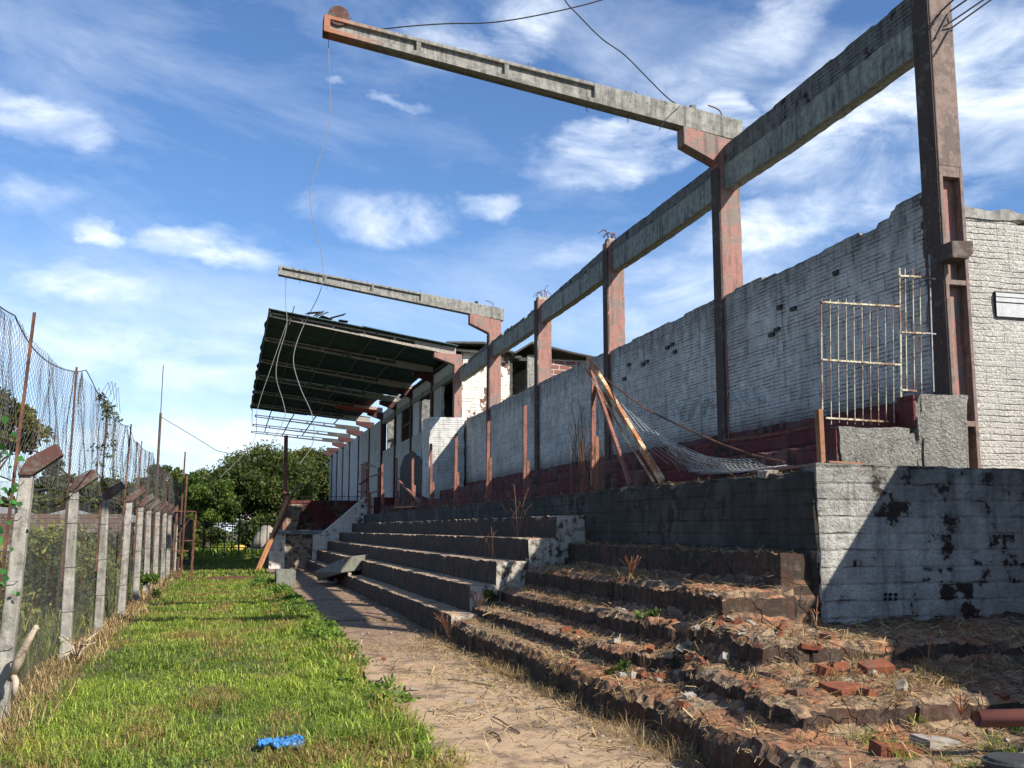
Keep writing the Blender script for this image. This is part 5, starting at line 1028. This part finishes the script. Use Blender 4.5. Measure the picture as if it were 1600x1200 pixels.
def tree(name, lab, x, y, h, rx, rz_, trunk_h, m_, seed, ncl=60, nl=9000, size=.16, lean=0.0, cr=(.32, 1.0), group='background trees', holes=.35, zb=0):
    r = np.random.default_rng(seed); t_ = thing(name, lab, 'tree', (x, y, zb), group); cz = h - rz_
    cs = []; rs = []
    while len(cs) < ncl:
        d = r.normal(size=3); d /= np.linalg.norm(d); rad = r.random() ** .4
        p = np.array([x + lean + d[0] * rx * rad, y + d[1] * rx * rad, cz + d[2] * rz_ * rad + .25 * rz_ * vn(np.array([d[0] * 2 + seed]), np.array([d[1] * 2]))[0]])
        if vn(np.array([p[0] * .5]), np.array([p[2] * .5]), s=seed)[0] < -1 + holes: continue
        cs.append(p); rs.append(rx * r.uniform(*cr) * .33)
    co, q_, ti = leaves(cs, rs, nl, size, seed); link_np('crown', co, q_, M[m_], t_, tint=ti)
    b = MB(); b.tube([(x, y, zb), (x + lean * .3 + .1, y, trunk_h * .6), (x + lean * .6, y, trunk_h), (x + lean, y, cz)], [h * .028, h * .022, h * .018, h * .009], 8)
    for c in cs[::3]: s_ = Vector((x + lean * .5, y, trunk_h * (.7 + .5 * r.random()))); e = Vector(c); mid = s_.lerp(e, .5) + Vector((0, 0, -.08 * (e - s_).length)); b.tube([s_, mid, e], [h * .011, h * .007, h * .002], 5)
    b.build('trunk', M['bark'], t_); return t_
tree('broad_tree', 'large dark round tree in the middle distance, left of the prop column', 2.6, 80, 7.3, 4.4, 3.6, 2.5, 'leaf', 1, 150, 56000, .115, holes=.62)
tree('broad_tree', 'olive-topped loose tree behind the dark round tree, centre of the tree group', 1.6, 92, 8.5, 3.8, 3.0, 4, 'leaf_yel', 2, 70, 22000, .12, holes=.55)
tree('broad_tree', 'olive-yellow tree seen behind the prop column', 6.2, 98, 8.9, 3.4, 3.6, 3, 'leaf_yel', 3, 70, 22000, .13)
tree('broad_tree', 'dense green tree against the far end of the grandstand wall', 8.6, 88, 7.8, 3.8, 3.8, 2.5, 'leaf', 4, 100, 36000, .12)
tree('broad_tree', 'bright green low tree at the end of the lane left of the dark round tree', -1.2, 74, 5.8, 2.1, 2.2, 2, 'leaf_bri', 5, 60, 18000, .10)
tree('broad_tree', 'dark green tree behind the far fence end, leftmost of the lane group', -4.6, 86, 6.6, 2.6, 2.5, 2, 'leaf', 6, 50, 14000, .12)
tree('broad_tree', 'pale green tree just right of the aerial pole', -3.2, 98, 7.6, 2.2, 2.6, 2, 'leaf', 7, 40, 6000, .18)
tree('feathery_tree', 'airy feathery tree behind the nearest fence post at the left edge', -9.9, 45, 7.4, 2.3, 2.3, 3.2, 'leaf_yel', 8, 46, 7000, .15, holes=.75, cr=(.35, .7), flat_=None) if False else tree('feathery_tree', 'airy feathery tree behind the nearest fence post at the left edge', -9.9, 45, 7.5, 2.4, 2.3, 3.2, 'leaf_yel', 8, 44, 7500, .13, holes=.75, cr=(.35, .7))
for k, (x, y, h, r_, lab) in enumerate([(-9.5, 78, 5.6, 3.0, 'dark distant tree behind the small pale house'), (-13, 84, 6.5, 3.4, 'dark distant tree behind the leftmost house'), (-7.0, 74, 5.0, 2.2, 'dark low tree behind the third and fourth fence posts'), (-5.2, 80, 5.2, 2.0, 'dark low tree behind the fifth fence post')]):
    tree('broad_tree', lab, x, y, h, r_, h * .42, 1.5, 'leaf', 20 + k, 40, 6000, .2, group='distant trees beyond the field')
# bushes in the field and at the parapet, weeds on the steps
def bush(lab, x, y, z, rx, rz_, n, size, m_, seed, name='bush', group=None, cat='bush'):
    r = np.random.default_rng(seed); cs = [np.array([x + r.normal() * rx * .45, y + r.normal() * rx * .45, z + rz_ * (.25 + .6 * r.random())]) for _ in range(max(4, int(rx * 14)))]
    t_ = thing(name, lab, cat, (x, y, z), group); co, q_, ti = leaves(cs, [rx * .42] * len(cs), n, size, seed, .9); co[:, 2] = np.maximum(co[:, 2], z + .01); link_np('foliage', co, q_, M[m_], t_, tint=ti)
    b = MB()
    for c in cs[:6]: b.tube([(x, y, z - .03), tuple((np.array([x, y, z]) + c) / 2 + np.array([.02, 0, .03])), tuple(c)], .008 + .02 * rx, 4)
    b.build('stems', M['bark'], t_)
for a_ in [('small green bush growing between the fence posts in the middle distance', -1.55, 24.6, 0, .25, .6, 900, .05, 'leaf_bri', 35), ('green weed at the white step end at the third whole step', 3.75, 14.6, .55, .16, .16, 500, .025, 'leaf', 36),
           ('small leafy weed on the broken second step', 4.0, 9.5, .72, .10, .13, 160, .022, 'leaf_bri', 37), ('small green weed below the collapsed gap', 3.35, 8.6, .33, .10, .12, 180, .022, 'leaf_bri', 38)]: bush(*a_, group='weeds along the path edge')
for a_ in [('dark bush at the foot of the boundary wall behind the first two fence posts', -5.6, 24, 0, 1.3, 1.3, 5000, .07, 'weed', 41), ('tall brownish weeds behind the third fence post', -4.4, 30, 0, 1.3, 1.5, 5000, .08, 'weed', 42), ('green bush beyond the fence in the middle distance', -3.6, 34, 0, 1.2, 1.3, 4500, .08, 'leaf', 43),
           ('bramble thicket close behind the first fence gap', -3.6, 16.5, 0, 1.0, .95, 5000, .05, 'weed', 44), ('leafy thicket close behind the second fence gap', -3.2, 20.5, 0, .9, 1.0, 4500, .05, 'leaf', 45), ('low thicket at the far left behind the nearest post', -4.6, 12.6, 0, 1.0, .9, 4500, .05, 'weed', 46),
           ('olive bush behind the fourth fence gap', -3.0, 27, 0, .8, 1.1, 3500, .06, 'weed', 47), ('dark thicket at the far fence end', -2.9, 42, 0, 1.1, 2.0, 4500, .09, 'leaf', 48), ('dark shrubbery closing the lane behind the far gate, under the round tree', 2.6, 72, 0, 1.7, 2.6, 9000, .12, 'leaf', 49), ('dark shrubbery behind the left end of the far gate', -1.9, 72, 0, 1.2, 2.2, 6000, .12, 'leaf', 50)]: bush(*a_, group='bushes behind the mesh fence')
cs = []; r = np.random.default_rng(77)
for k in range(330):
    y = 9 + 24 * r.random(); a = .5 + .5 * vn(np.array([y * .55]), np.array([0.0]), s=7)[0]
    if y < 13 and r.random() < .7: continue
    cs.append(np.array([1.46 + .13 * np.clip(r.normal(), -2, 1.2) - .12 * (y > 24) * r.random() - .35 * (y > 29) * r.random(), y, .03 + .20 * a * r.random() * (.5 + .5 * (y > 15))]))
co, q_, ti = leaves(cs, [.10 + .05 * r.random() for _ in cs], 16000, .032, 78, .6); co[:, 2] = np.maximum(co[:, 2], .005); o = link_np('edge_weeds', co, q_, M['weed2'], None, tint=ti); tag(o, 'leafy green weeds spilling from the lawn over the path edge', 'weeds', kind='stuff')
# vines
v_ = thing('climbing_vine', 'broad-leaved vine climbing the nearest fence post', 'vine', (-1.9, 9.6, 0)); r = np.random.default_rng(5); pts = []
for k in range(90):
    z = r.uniform(.6, 2.55); pts.append((-1.93 + .10 * r.normal() + .03 * z, 9.55 + .1 * r.normal(), z))
co = []; qd = []; ti = []
for k, p in enumerate(pts):
    a = r.normal(size=3); a[2] -= .5; a /= np.linalg.norm(a); b_ = np.cross(a, (0, -1, .3)); b_ /= np.linalg.norm(b_); s_ = r.uniform(.018, .05); p = np.array(p); i0 = len(co)
    co += [p, p + a * s_ * .6 + b_ * s_ * .75, p + a * s_ * 2, p + a * s_ * .6 - b_ * s_ * .75]; qd.append((i0, i0 + 1, i0 + 2, i0 + 3)); ti += [r.random()] * 4
link_np('foliage', np.array(co), qd, M['leaf_vine'], v_, tint=np.array(ti)); b = MB()
for k in range(3): b.tube([(-1.98 + .05 * math.sin(z * 3 + k * 2), 9.55 + .08 * math.cos(z * 4 + k), z) for z in np.linspace(0, 2.5, 20)], .008, 4)
b.build('stem', M['bark'], v_)
v_ = thing('hanging_vine', 'thin dark creeper hanging through the top netting between second and fourth posts', 'vine', (-1.85, 17, 2)); cs = [np.array([-1.85 + .05 * r.normal(), 15.6 + 3.2 * r.random(), 0]) for _ in range(26)]
for c in cs: c[2] = float(ztop(c[1])) - .05 - r.random() ** 2 * 1.0 + .15 * r.random()
co, q_, ti = leaves(cs, [.10] * len(cs), 420, .028, 9); link_np('foliage', co, q_, M['leaf'], v_, tint=ti); b = MB()
for c in cs[::2]: b.tube([(-1.85, c[1] - .3, float(ztop(c[1] - .3))), tuple(c + np.array([0, -.1, .1])), tuple(c)], .004, 3)
for k in range(4): b.tube([(-1.85, 16 + k * .5, float(ztop(16 + k * .5))), (-1.8, 16.5 + k * .5, float(ztop(16.5 + k * .5)) + .25 + .06 * k), (-1.8, 17 + k * .5, float(ztop(17 + k * .5)) + .1)], .004, 3)
b.build('stem', M['bark'], v_)
v_ = thing('dead_creeper', 'dead thorny creeper climbing the white wall left of the leaning poles', 'creeper', (7.25, 20.6, 2.8)); b = MB(); rr = random.Random(6)
for k in range(26):
    y = 20.6 + rr.uniform(-.8, .8); z = 2.8; pts = [(7.28, y, z)]
    for s_ in range(rr.randint(5, 10)): y += rr.uniform(-.12, .14); z += rr.uniform(.08, .22); pts.append((7.30 + rr.uniform(-.03, .02), y, z))
    b.tube(pts, .005, 3)
b.build('stem', M['roofdark'], v_)
b = MB()
for k in range(16):
    y = 15.0 + rr.uniform(-.5, 1.2); pts = [(5.5, y, 2.14), (5.48, y + rr.uniform(-.1, .1), 2.5 + rr.uniform(0, .3)), (5.5, y + rr.uniform(-.25, .25), 2.8 + rr.uniform(0, .5))]; b.tube(pts, .005, 3)
tag(b.build('dead_stalks', M['wood']), 'thicket of thin dead stalks round the foot of the rail post by the leaning poles', 'stalks')
for k, (y, x) in enumerate([(16.8, 5.3), (19.8, 5.3), (15.4, 4.0)]): pass
def stalk(lab, x, y, z, h, n, seed, m_='straw_s'):
    rr = random.Random(seed); b = MB()
    for k in range(n):
        a = rr.uniform(0, 6.28); r_ = rr.uniform(.1, .5) * h; p = Vector((x, y, z)); e = p + Vector((math.cos(a) * r_, math.sin(a) * r_, h * rr.uniform(.5, 1))); b.tube([p, p.lerp(e, .5) + Vector((0, 0, .12 * h)), e + Vector((0, 0, -.05 * h))], .0035, 3)
        if rr.random() < .5: e2 = p.lerp(e, .6); b.tube([e2, e2 + Vector((rr.uniform(-.1, .1), rr.uniform(-.1, .1), .12)) * h * 2], .0025, 3)
    return tag(b.build('dead_plant', M['wood'] if seed % 2 else M['yellowrust']), lab, 'plant', 'dead plants on the steps')
stalk('tall sparse dead plant on the upper whole steps near their near end', 4.7, 16.6, 1.46, 1.0, 7, 1); stalk('dry stalk standing at the near end of the third step', 3.95, 15.3, 1.12, .55, 6, 3)
stalk('curled pale stalks at the near corner of the lowest whole step', 3.05, 14.3, .1, .45, 12, 2); stalk('spiky cut stump of stalks on the upper broken step', 4.45, 11.0, 1.05, .28, 16, 4); stalk('dry stalks leaning over the lowest step end', 3.5, 14.4, .42, .4, 9, 5)
stalk('forked dry weed rising at the lower broken step', 3.15, 7.0, .06, .35, 7, 7); stalk('upright dry stem in the shade on the right landing', 5.2, 6.9, .55, .3, 3, 9); stalk('splintered stub beside the drain pipe mouth', 4.25, 5.35, .5, .16, 10, 6); stalk('long pale curved stems by the black wall corner', 5.0, 8.1, .75, .28, 5, 8)
# ================================================================== GRASS, STRAW, LITTER (stuff)
def blades(P, H, W, LEAN, tint, seed):
    r = np.random.default_rng(seed); n = len(P); a = r.random(n) * 2 * np.pi; d = np.stack([np.cos(a), np.sin(a), 0 * a], 1); a2 = a + np.pi / 2 + r.normal(size=n) * .5; s_ = np.stack([np.cos(a2), np.sin(a2), 0 * a2], 1)
    up = np.array([0, 0, 1.0]); b0 = P; m = P + up * (H * .62)[:, None] + d * (H * LEAN * .35)[:, None]; tp = P + up * (H * (1 - .35 * LEAN))[:, None] + d * (H * LEAN)[:, None]
    w0 = s_ * (W / 2)[:, None]; co = np.stack([b0 - w0, b0 + w0, m + w0 * .8, m - w0 * .8, tp], 1).reshape(-1, 3); i = np.arange(n) * 5
    fl = np.stack([i, i + 1, i + 2, i + 3, i + 3, i + 2, i + 4], 1).ravel(); st_ = np.stack([np.arange(n) * 7, np.arange(n) * 7 + 4], 1).ravel(); tt = np.tile([4, 3], n)
    return co, fl, st_, tt, np.repeat(tint, 5)
def grass_obj(name, P, H, W, LEAN, tint, m_, seed, lab):
    co, fl, st_, tt, ti = blades(P, H, W, LEAN, tint, seed); me = npmesh(name, co, fl, st_, tt, ti); o = link(name, me, M[m_]); tag(o, lab, 'grass', kind='stuff'); return o
def scatter(n, x0, x1, y0, y1, seed): r = np.random.default_rng(seed); return np.stack([r.uniform(x0, x1, n), r.uniform(y0, y1, n), np.zeros(n)], 1), r
Ps = []; Hs = []; Ws = []; Ts = []
for (n, ya, yb, h, w_) in [(62000, 6.6, 12, .075, .0075), (52000, 12, 20, .08, .0095), (38000, 20, 34, .085, .015), (22000, 34, 62, .09, .026)]:
    k_ = 5; C_, r = scatter(n // k_, -1.75, 1.62, ya, yb, n); P = np.repeat(C_, k_, 0); P[:, :2] += r.normal(size=(len(P), 2)) * .016 * (1 + ya * .04); n = len(P); tuft = np.repeat(r.random(n // k_), k_)
    edge = 1.50 + .14 * fbm(P[:, 1] * .9, P[:, 1] * 0, s=71) + .10 * r.normal(size=n) ** 2 * .4
    cl_ = fbm(P[:, 0] * 2.2, P[:, 1] * 1.6, s=72); keep_ = (P[:, 0] < edge) & ((P[:, 0] > -1.35 + .25 * fbm(P[:, 1] * 1.2, P[:, 1] * 0, s=73)) | (r.random(n) < .3)) & (r.random(n) < .62 + .7 * cl_)
    P = P[keep_]; tuft = tuft[keep_]; Ts.append(tuft); right = np.clip((P[:, 0] - .5) / 1.0, 0, 1); H = h * (.30 + .5 * r.random(len(P)) + .75 * tuft ** 2) * (1 + .9 * np.clip(fbm(P[:, 0] * 1.6, P[:, 1] * 1.1, s=74), -.4, 1)) * (1 + .95 * right)
    Ps.append(P); Hs.append(H); Ws.append(np.full(len(P), w_) * (.7 + .6 * r.random(len(P))) * (1 + .5 * right))
P = np.concatenate(Ps); H = np.concatenate(Hs); W = np.concatenate(Ws); TU = np.concatenate(Ts); r = np.random.default_rng(1); n = len(P)
dry = fbm(P[:, 0] * 1.9, P[:, 1] * 1.2, s=81); tint = np.clip(.52 + .22 * fbm(P[:, 0] * .9, P[:, 1] * .7, s=82) + .34 * (TU - .5) + .13 * r.normal(size=n), .17, 1); tint = np.where((.55 * r.random(n) + .45 * np.random.default_rng(2).random(n // 5 + 1).repeat(5)[:n]) < np.clip(.25 + .9 * dry, 0.04, .75), r.random(n) * .10, tint)
grass_obj('lawn_grass', P, H, W, .45 + .95 * r.random(n), tint, 'grass', 2, 'patchy bright green lawn grass filling the lane between fence and path')
P, r = scatter(26000, -2.35, -1.05, 7.5, 46, 5); keep_ = r.random(len(P)) < np.clip(1.25 - np.abs(P[:, 0] + 1.68 - .14 * fbm(P[:, 1] * .8, P[:, 1] * 0, s=9)) / .24, 0, 1) * np.clip(1.25 - (P[:, 1] - 10) / 22 + .5 * fbm(P[:, 1] * .9, P[:, 0] * 2, s=19), .12, 1); P = P[keep_]; n = len(P)
grass_obj('dry_grass', P, (.09 + .16 * r.random(n)) * (1 + .3 * vn(P[:, 0] * 2, P[:, 1] * 2)), .004 + .00032 * P[:, 1], .5 + .8 * r.random(n), np.clip(.15 + .85 * r.random(n), 0, 1), 'straw', 6, 'strip of dry straw-coloured grass along the foot of the fence')
P, r = scatter(42000, -16, -1.95, 8.5, 62, 7); P[:, 1] = 8.5 + (P[:, 1] - 8.5) * r.random(len(P)) ** .5; n = len(P)
grass_obj('field_grass', P, (.25 + .35 * r.random(n)) * (1 + .6 * fbm(P[:, 0] * .6, P[:, 1] * .4, s=3)), .008 + .0007 * P[:, 1], .4 + .6 * r.random(n), np.clip(.45 + .3 * r.normal(size=n), 0, 1), 'weed', 8, 'rank tall grass and weeds in the field behind the fence')
P, r = scatter(9000, -2, 12, 62, 110, 9); n = len(P); grass_obj('far_grass', P, .3 + .3 * r.random(n), .08 + 0 * r.random(n), .5 + .5 * r.random(n), np.clip(.6 + .2 * r.normal(size=n), .17, 1), 'grass', 10, 'distant grass beyond the far gate')
# straw litter lying on the path and broken steps
def litter(n, seed, region):
    r = np.random.default_rng(seed); P = np.stack([r.uniform(region[0], region[1], n), r.uniform(region[2], region[3], n)], 1); k = r.random(n)
    dens = np.where(P[:, 0] < 3.12, 1.3 * np.exp(-(3.12 - P[:, 0]) * 2.3) + .22 * (fbm(P[:, 0] * 1.3, P[:, 1] * .9, s=91) > .12), .42 + .75 * fbm(P[:, 0] * 2, P[:, 1] * 1.3, s=92)); P = P[k < dens]; n = len(P)
    z = np.array([zr(a, b_) for a, b_ in P]) + .006 + .02 * r.random(n) ** 2; a = r.random(n) * 6.28; L = .02 + .09 * r.random(n) ** 2; w_ = .0016 + .0035 * r.random(n) ** 2; d = np.stack([np.cos(a), np.sin(a), .35 * r.normal(size=n)], 1); s_ = np.stack([-np.sin(a), np.cos(a), .3 * r.normal(size=n)], 1)
    c = np.stack([P[:, 0], P[:, 1], z], 1); bend = np.array([0, 0, 1]) * (L * .25 * r.random(n))[:, None]
    co = np.stack([c - d * L[:, None] - s_ * w_[:, None], c - d * L[:, None] + s_ * w_[:, None], c + bend + s_ * w_[:, None], c + bend - s_ * w_[:, None], c + d * L[:, None] + s_ * w_[:, None], c + d * L[:, None] - s_ * w_[:, None]], 1).reshape(-1, 3)
    i = np.arange(n) * 6; q_ = np.concatenate([np.stack([i, i + 1, i + 2, i + 3], 1), np.stack([i + 3, i + 2, i + 4, i + 5], 1)]); return co, q_, np.repeat(np.clip(r.random(n), 0, 1), 6)
co, q_, ti = litter(40000, 3, (1.7, 6.6, 4.3, 15)); o = link_np('dry_litter', co, q_, M['straw'], None, tint=ti); tag(o, 'dry straw and twig litter strewn over the path and the broken steps', 'litter', kind='stuff')
co, q_, ti = litter(7000, 4, (1.7, 3.2, 15, 40)); o = link_np('dry_litter', co, q_, M['straw'], None, tint=ti); tag(o, 'sparse straw litter along the far part of the path', 'litter', kind='stuff')
# tufts of standing dry grass and live grass on the ruin
def tufts(n, seed, reg, m_, h, lab, nb_=22, green=False, name='dry_tufts', w0=.0022):
    r = np.random.default_rng(seed); C = np.stack([r.uniform(reg[0], reg[1], n), r.uniform(reg[2], reg[3], n)], 1); C = C[fbm(C[:, 0] * 1.4, C[:, 1] * 1.0, s=seed) > -.15]; k = np.repeat(np.arange(len(C)), nb_); P2 = C[k] + r.normal(size=(len(k), 2)) * .028
    z = np.array([zr(a, b_) for a, b_ in C])[k]; P = np.stack([P2[:, 0], P2[:, 1], z - .004], 1); H = h * (.4 + .8 * r.random(len(k))) * (.5 + r.random(len(C)))[k]
    ti = np.clip((.5 + .25 * r.normal(size=len(k))) if green else r.random(len(k)), .17 if green else 0, 1); grass_obj(name, P, H, np.full(len(k), w0) * (.6 + .9 * r.random(len(k))), .6 + .9 * r.random(len(k)), ti, m_, seed, lab)
tufts(330, 51, (3.2, 5.2, 5.0, 14.5), 'straw', .07, 'short standing dry grass tufts on the broken steps')
tufts(170, 52, (4.1, 7.0, 5.9, 7.1), 'straw', .095, 'dry grass tufts on the earth of the right landing')
tufts(70, 53, (3.6, 6.0, 4.6, 5.85), 'grass', .10, 'green grass tufts among the lower right ledges', 20, True, 'green_tufts', .0045)
tufts(170, 54, (2.85, 3.15, 5, 14.5), 'straw', .15, 'dead grass hanging along the foot of the lowest step')
tufts(90, 55, (5.3, 5.6, 9, 30), 'straw', .10, 'weedy growth along the terrace edge', 16)
tufts(16, 56, (2.0, 3.0, 8, 14), 'grass', .06, 'small green tufts on the sandy path', 12, True, 'green_tufts', .004)
# gravel and mortar crumbs
def crumbs(n, seed, reg, m_, smin, smax, lab, name):
    r = np.random.default_rng(seed); P = np.stack([r.uniform(reg[0], reg[1], n), r.uniform(reg[2], reg[3], n)], 1); keep_ = r.random(n) < .35 + .8 * fbm(P[:, 0] * 1.7, P[:, 1] * 1.2, s=seed); P = P[keep_]; n = len(P); s_ = smin + (smax - smin) * r.random(n) ** 4
    base = np.array([(1, 0, 0), (0, 1, 0), (-1, 0, 0), (0, -1, 0), (0, 0, 1), (0, 0, -1)], float); F = np.array([(0, 1, 4), (1, 2, 4), (2, 3, 4), (3, 0, 4), (1, 0, 5), (2, 1, 5), (3, 2, 5), (0, 3, 5)])
    z = np.array([zr(a, b_) for a, b_ in P]); V = base[None] * (.6 + .8 * r.random((n, 6, 1))) * s_[:, None, None] * np.array([1.2, 1, .6]); a = r.random(n) * 6.28; ca, sa = np.cos(a)[:, None], np.sin(a)[:, None]
    V = np.stack([V[..., 0] * ca - V[..., 1] * sa, V[..., 0] * sa + V[..., 1] * ca, V[..., 2]], -1) + np.stack([P[:, 0], P[:, 1], z + s_ * .3], 1)[:, None]
    f = (F[None] + (np.arange(n) * 6)[:, None, None]).reshape(-1, 3); me = npmesh(name, V.reshape(-1, 3), f.ravel(), np.arange(len(f)) * 3, np.full(len(f), 3)); o = link(name, me, M[m_]); tag(o, lab, 'gravel', kind='stuff')
def rubble(n, seed, pick, m_, smin, smax, lab, name):
    r = np.random.default_rng(seed); V = []; F = []; nb = 0
    for k in range(n):
        x, y = pick(r); s_ = smin + (smax - smin) * r.random() ** 2; l, w_, h = s_ * r.uniform(.8, 1.6), s_ * r.uniform(.6, 1), s_ * r.uniform(.35, .7)
        co, q = rough_box(-l / 2, l / 2, -w_ / 2, w_ / 2, -h / 2, h / 2, s_ * .2, s_ * .16, s_ * .25, seed=k); Rm = np.array(Matrix.Rotation(r.uniform(0, 6.28), 3, 'Z') @ Matrix.Rotation(r.normal() * .35, 3, 'X') @ Matrix.Rotation(r.normal() * .3, 3, 'Y'))
        co = co @ Rm.T + np.array((x, y, zr(x, y) + h * .25)); V.append(co); F.append(q + nb); nb += len(co)
    tag(link_np(name, np.concatenate(V), np.concatenate(F), M[m_]), lab, 'rubble', kind='stuff')
def pk(r):
    u = r.random()
    if u < .5: return 4.0 + .38 * r.normal(), 8.1 + .55 * r.normal()
    if u < .8: return r.uniform(3.2, 4.9), r.uniform(6.2, 11)
    return r.uniform(3.6, 6.0), r.uniform(5.0, 6.9)
rubble(95, 5, pk, 'brickred', .025, .11, 'broken red brick rubble heaped in the collapsed gap and over the ledges', 'brick_rubble'); rubble(80, 6, pk, 'stone', .025, .10, 'broken grey mortar rubble over the collapsed gap and ledges', 'mortar_rubble')
rubble(110, 7, lambda r: (3.12 - abs(r.normal()) * .6, r.uniform(6, 16)), 'stone', .012, .055, 'small stones scattered on the path below the lowest step', 'step_rubble')
crumbs(1500, 61, (1.7, 6.5, 4.6, 14.8), 'stone', .004, .016, 'pale mortar crumbs scattered on path and broken steps', 'mortar_crumbs'); crumbs(600, 62, (2.2, 6.8, 4.6, 12), 'brickred', .004, .02, 'red brick crumbs scattered on the broken steps', 'brick_crumbs'); crumbs(700, 63, (1.7, 3.2, 5, 34), 'roofdark', .004, .014, 'dark pebbles and bark bits on the path', 'dark_crumbs')
# curved twigs on the path
for pts, lab in [([(770, 1120), (795, 1135), (812, 1145)], 'upper curved dark twig lying on the sandy path'), ([(765, 1145), (778, 1148), (783, 1158)], 'lower hooked dark twig lying on the sandy path'), ([(700, 1062), (740, 1066), (770, 1072)], 'straight brown twig across the middle of the path')]:
    P = [at(x, y, Z=.066) for x, y in pts]; b = MB(); b.tube([P[0], P[0].lerp(P[1], .5) + Vector((0, 0, .008)), P[1], P[2]], .006, 5); tag(b.build('twig', M['bark']), lab, 'twig')
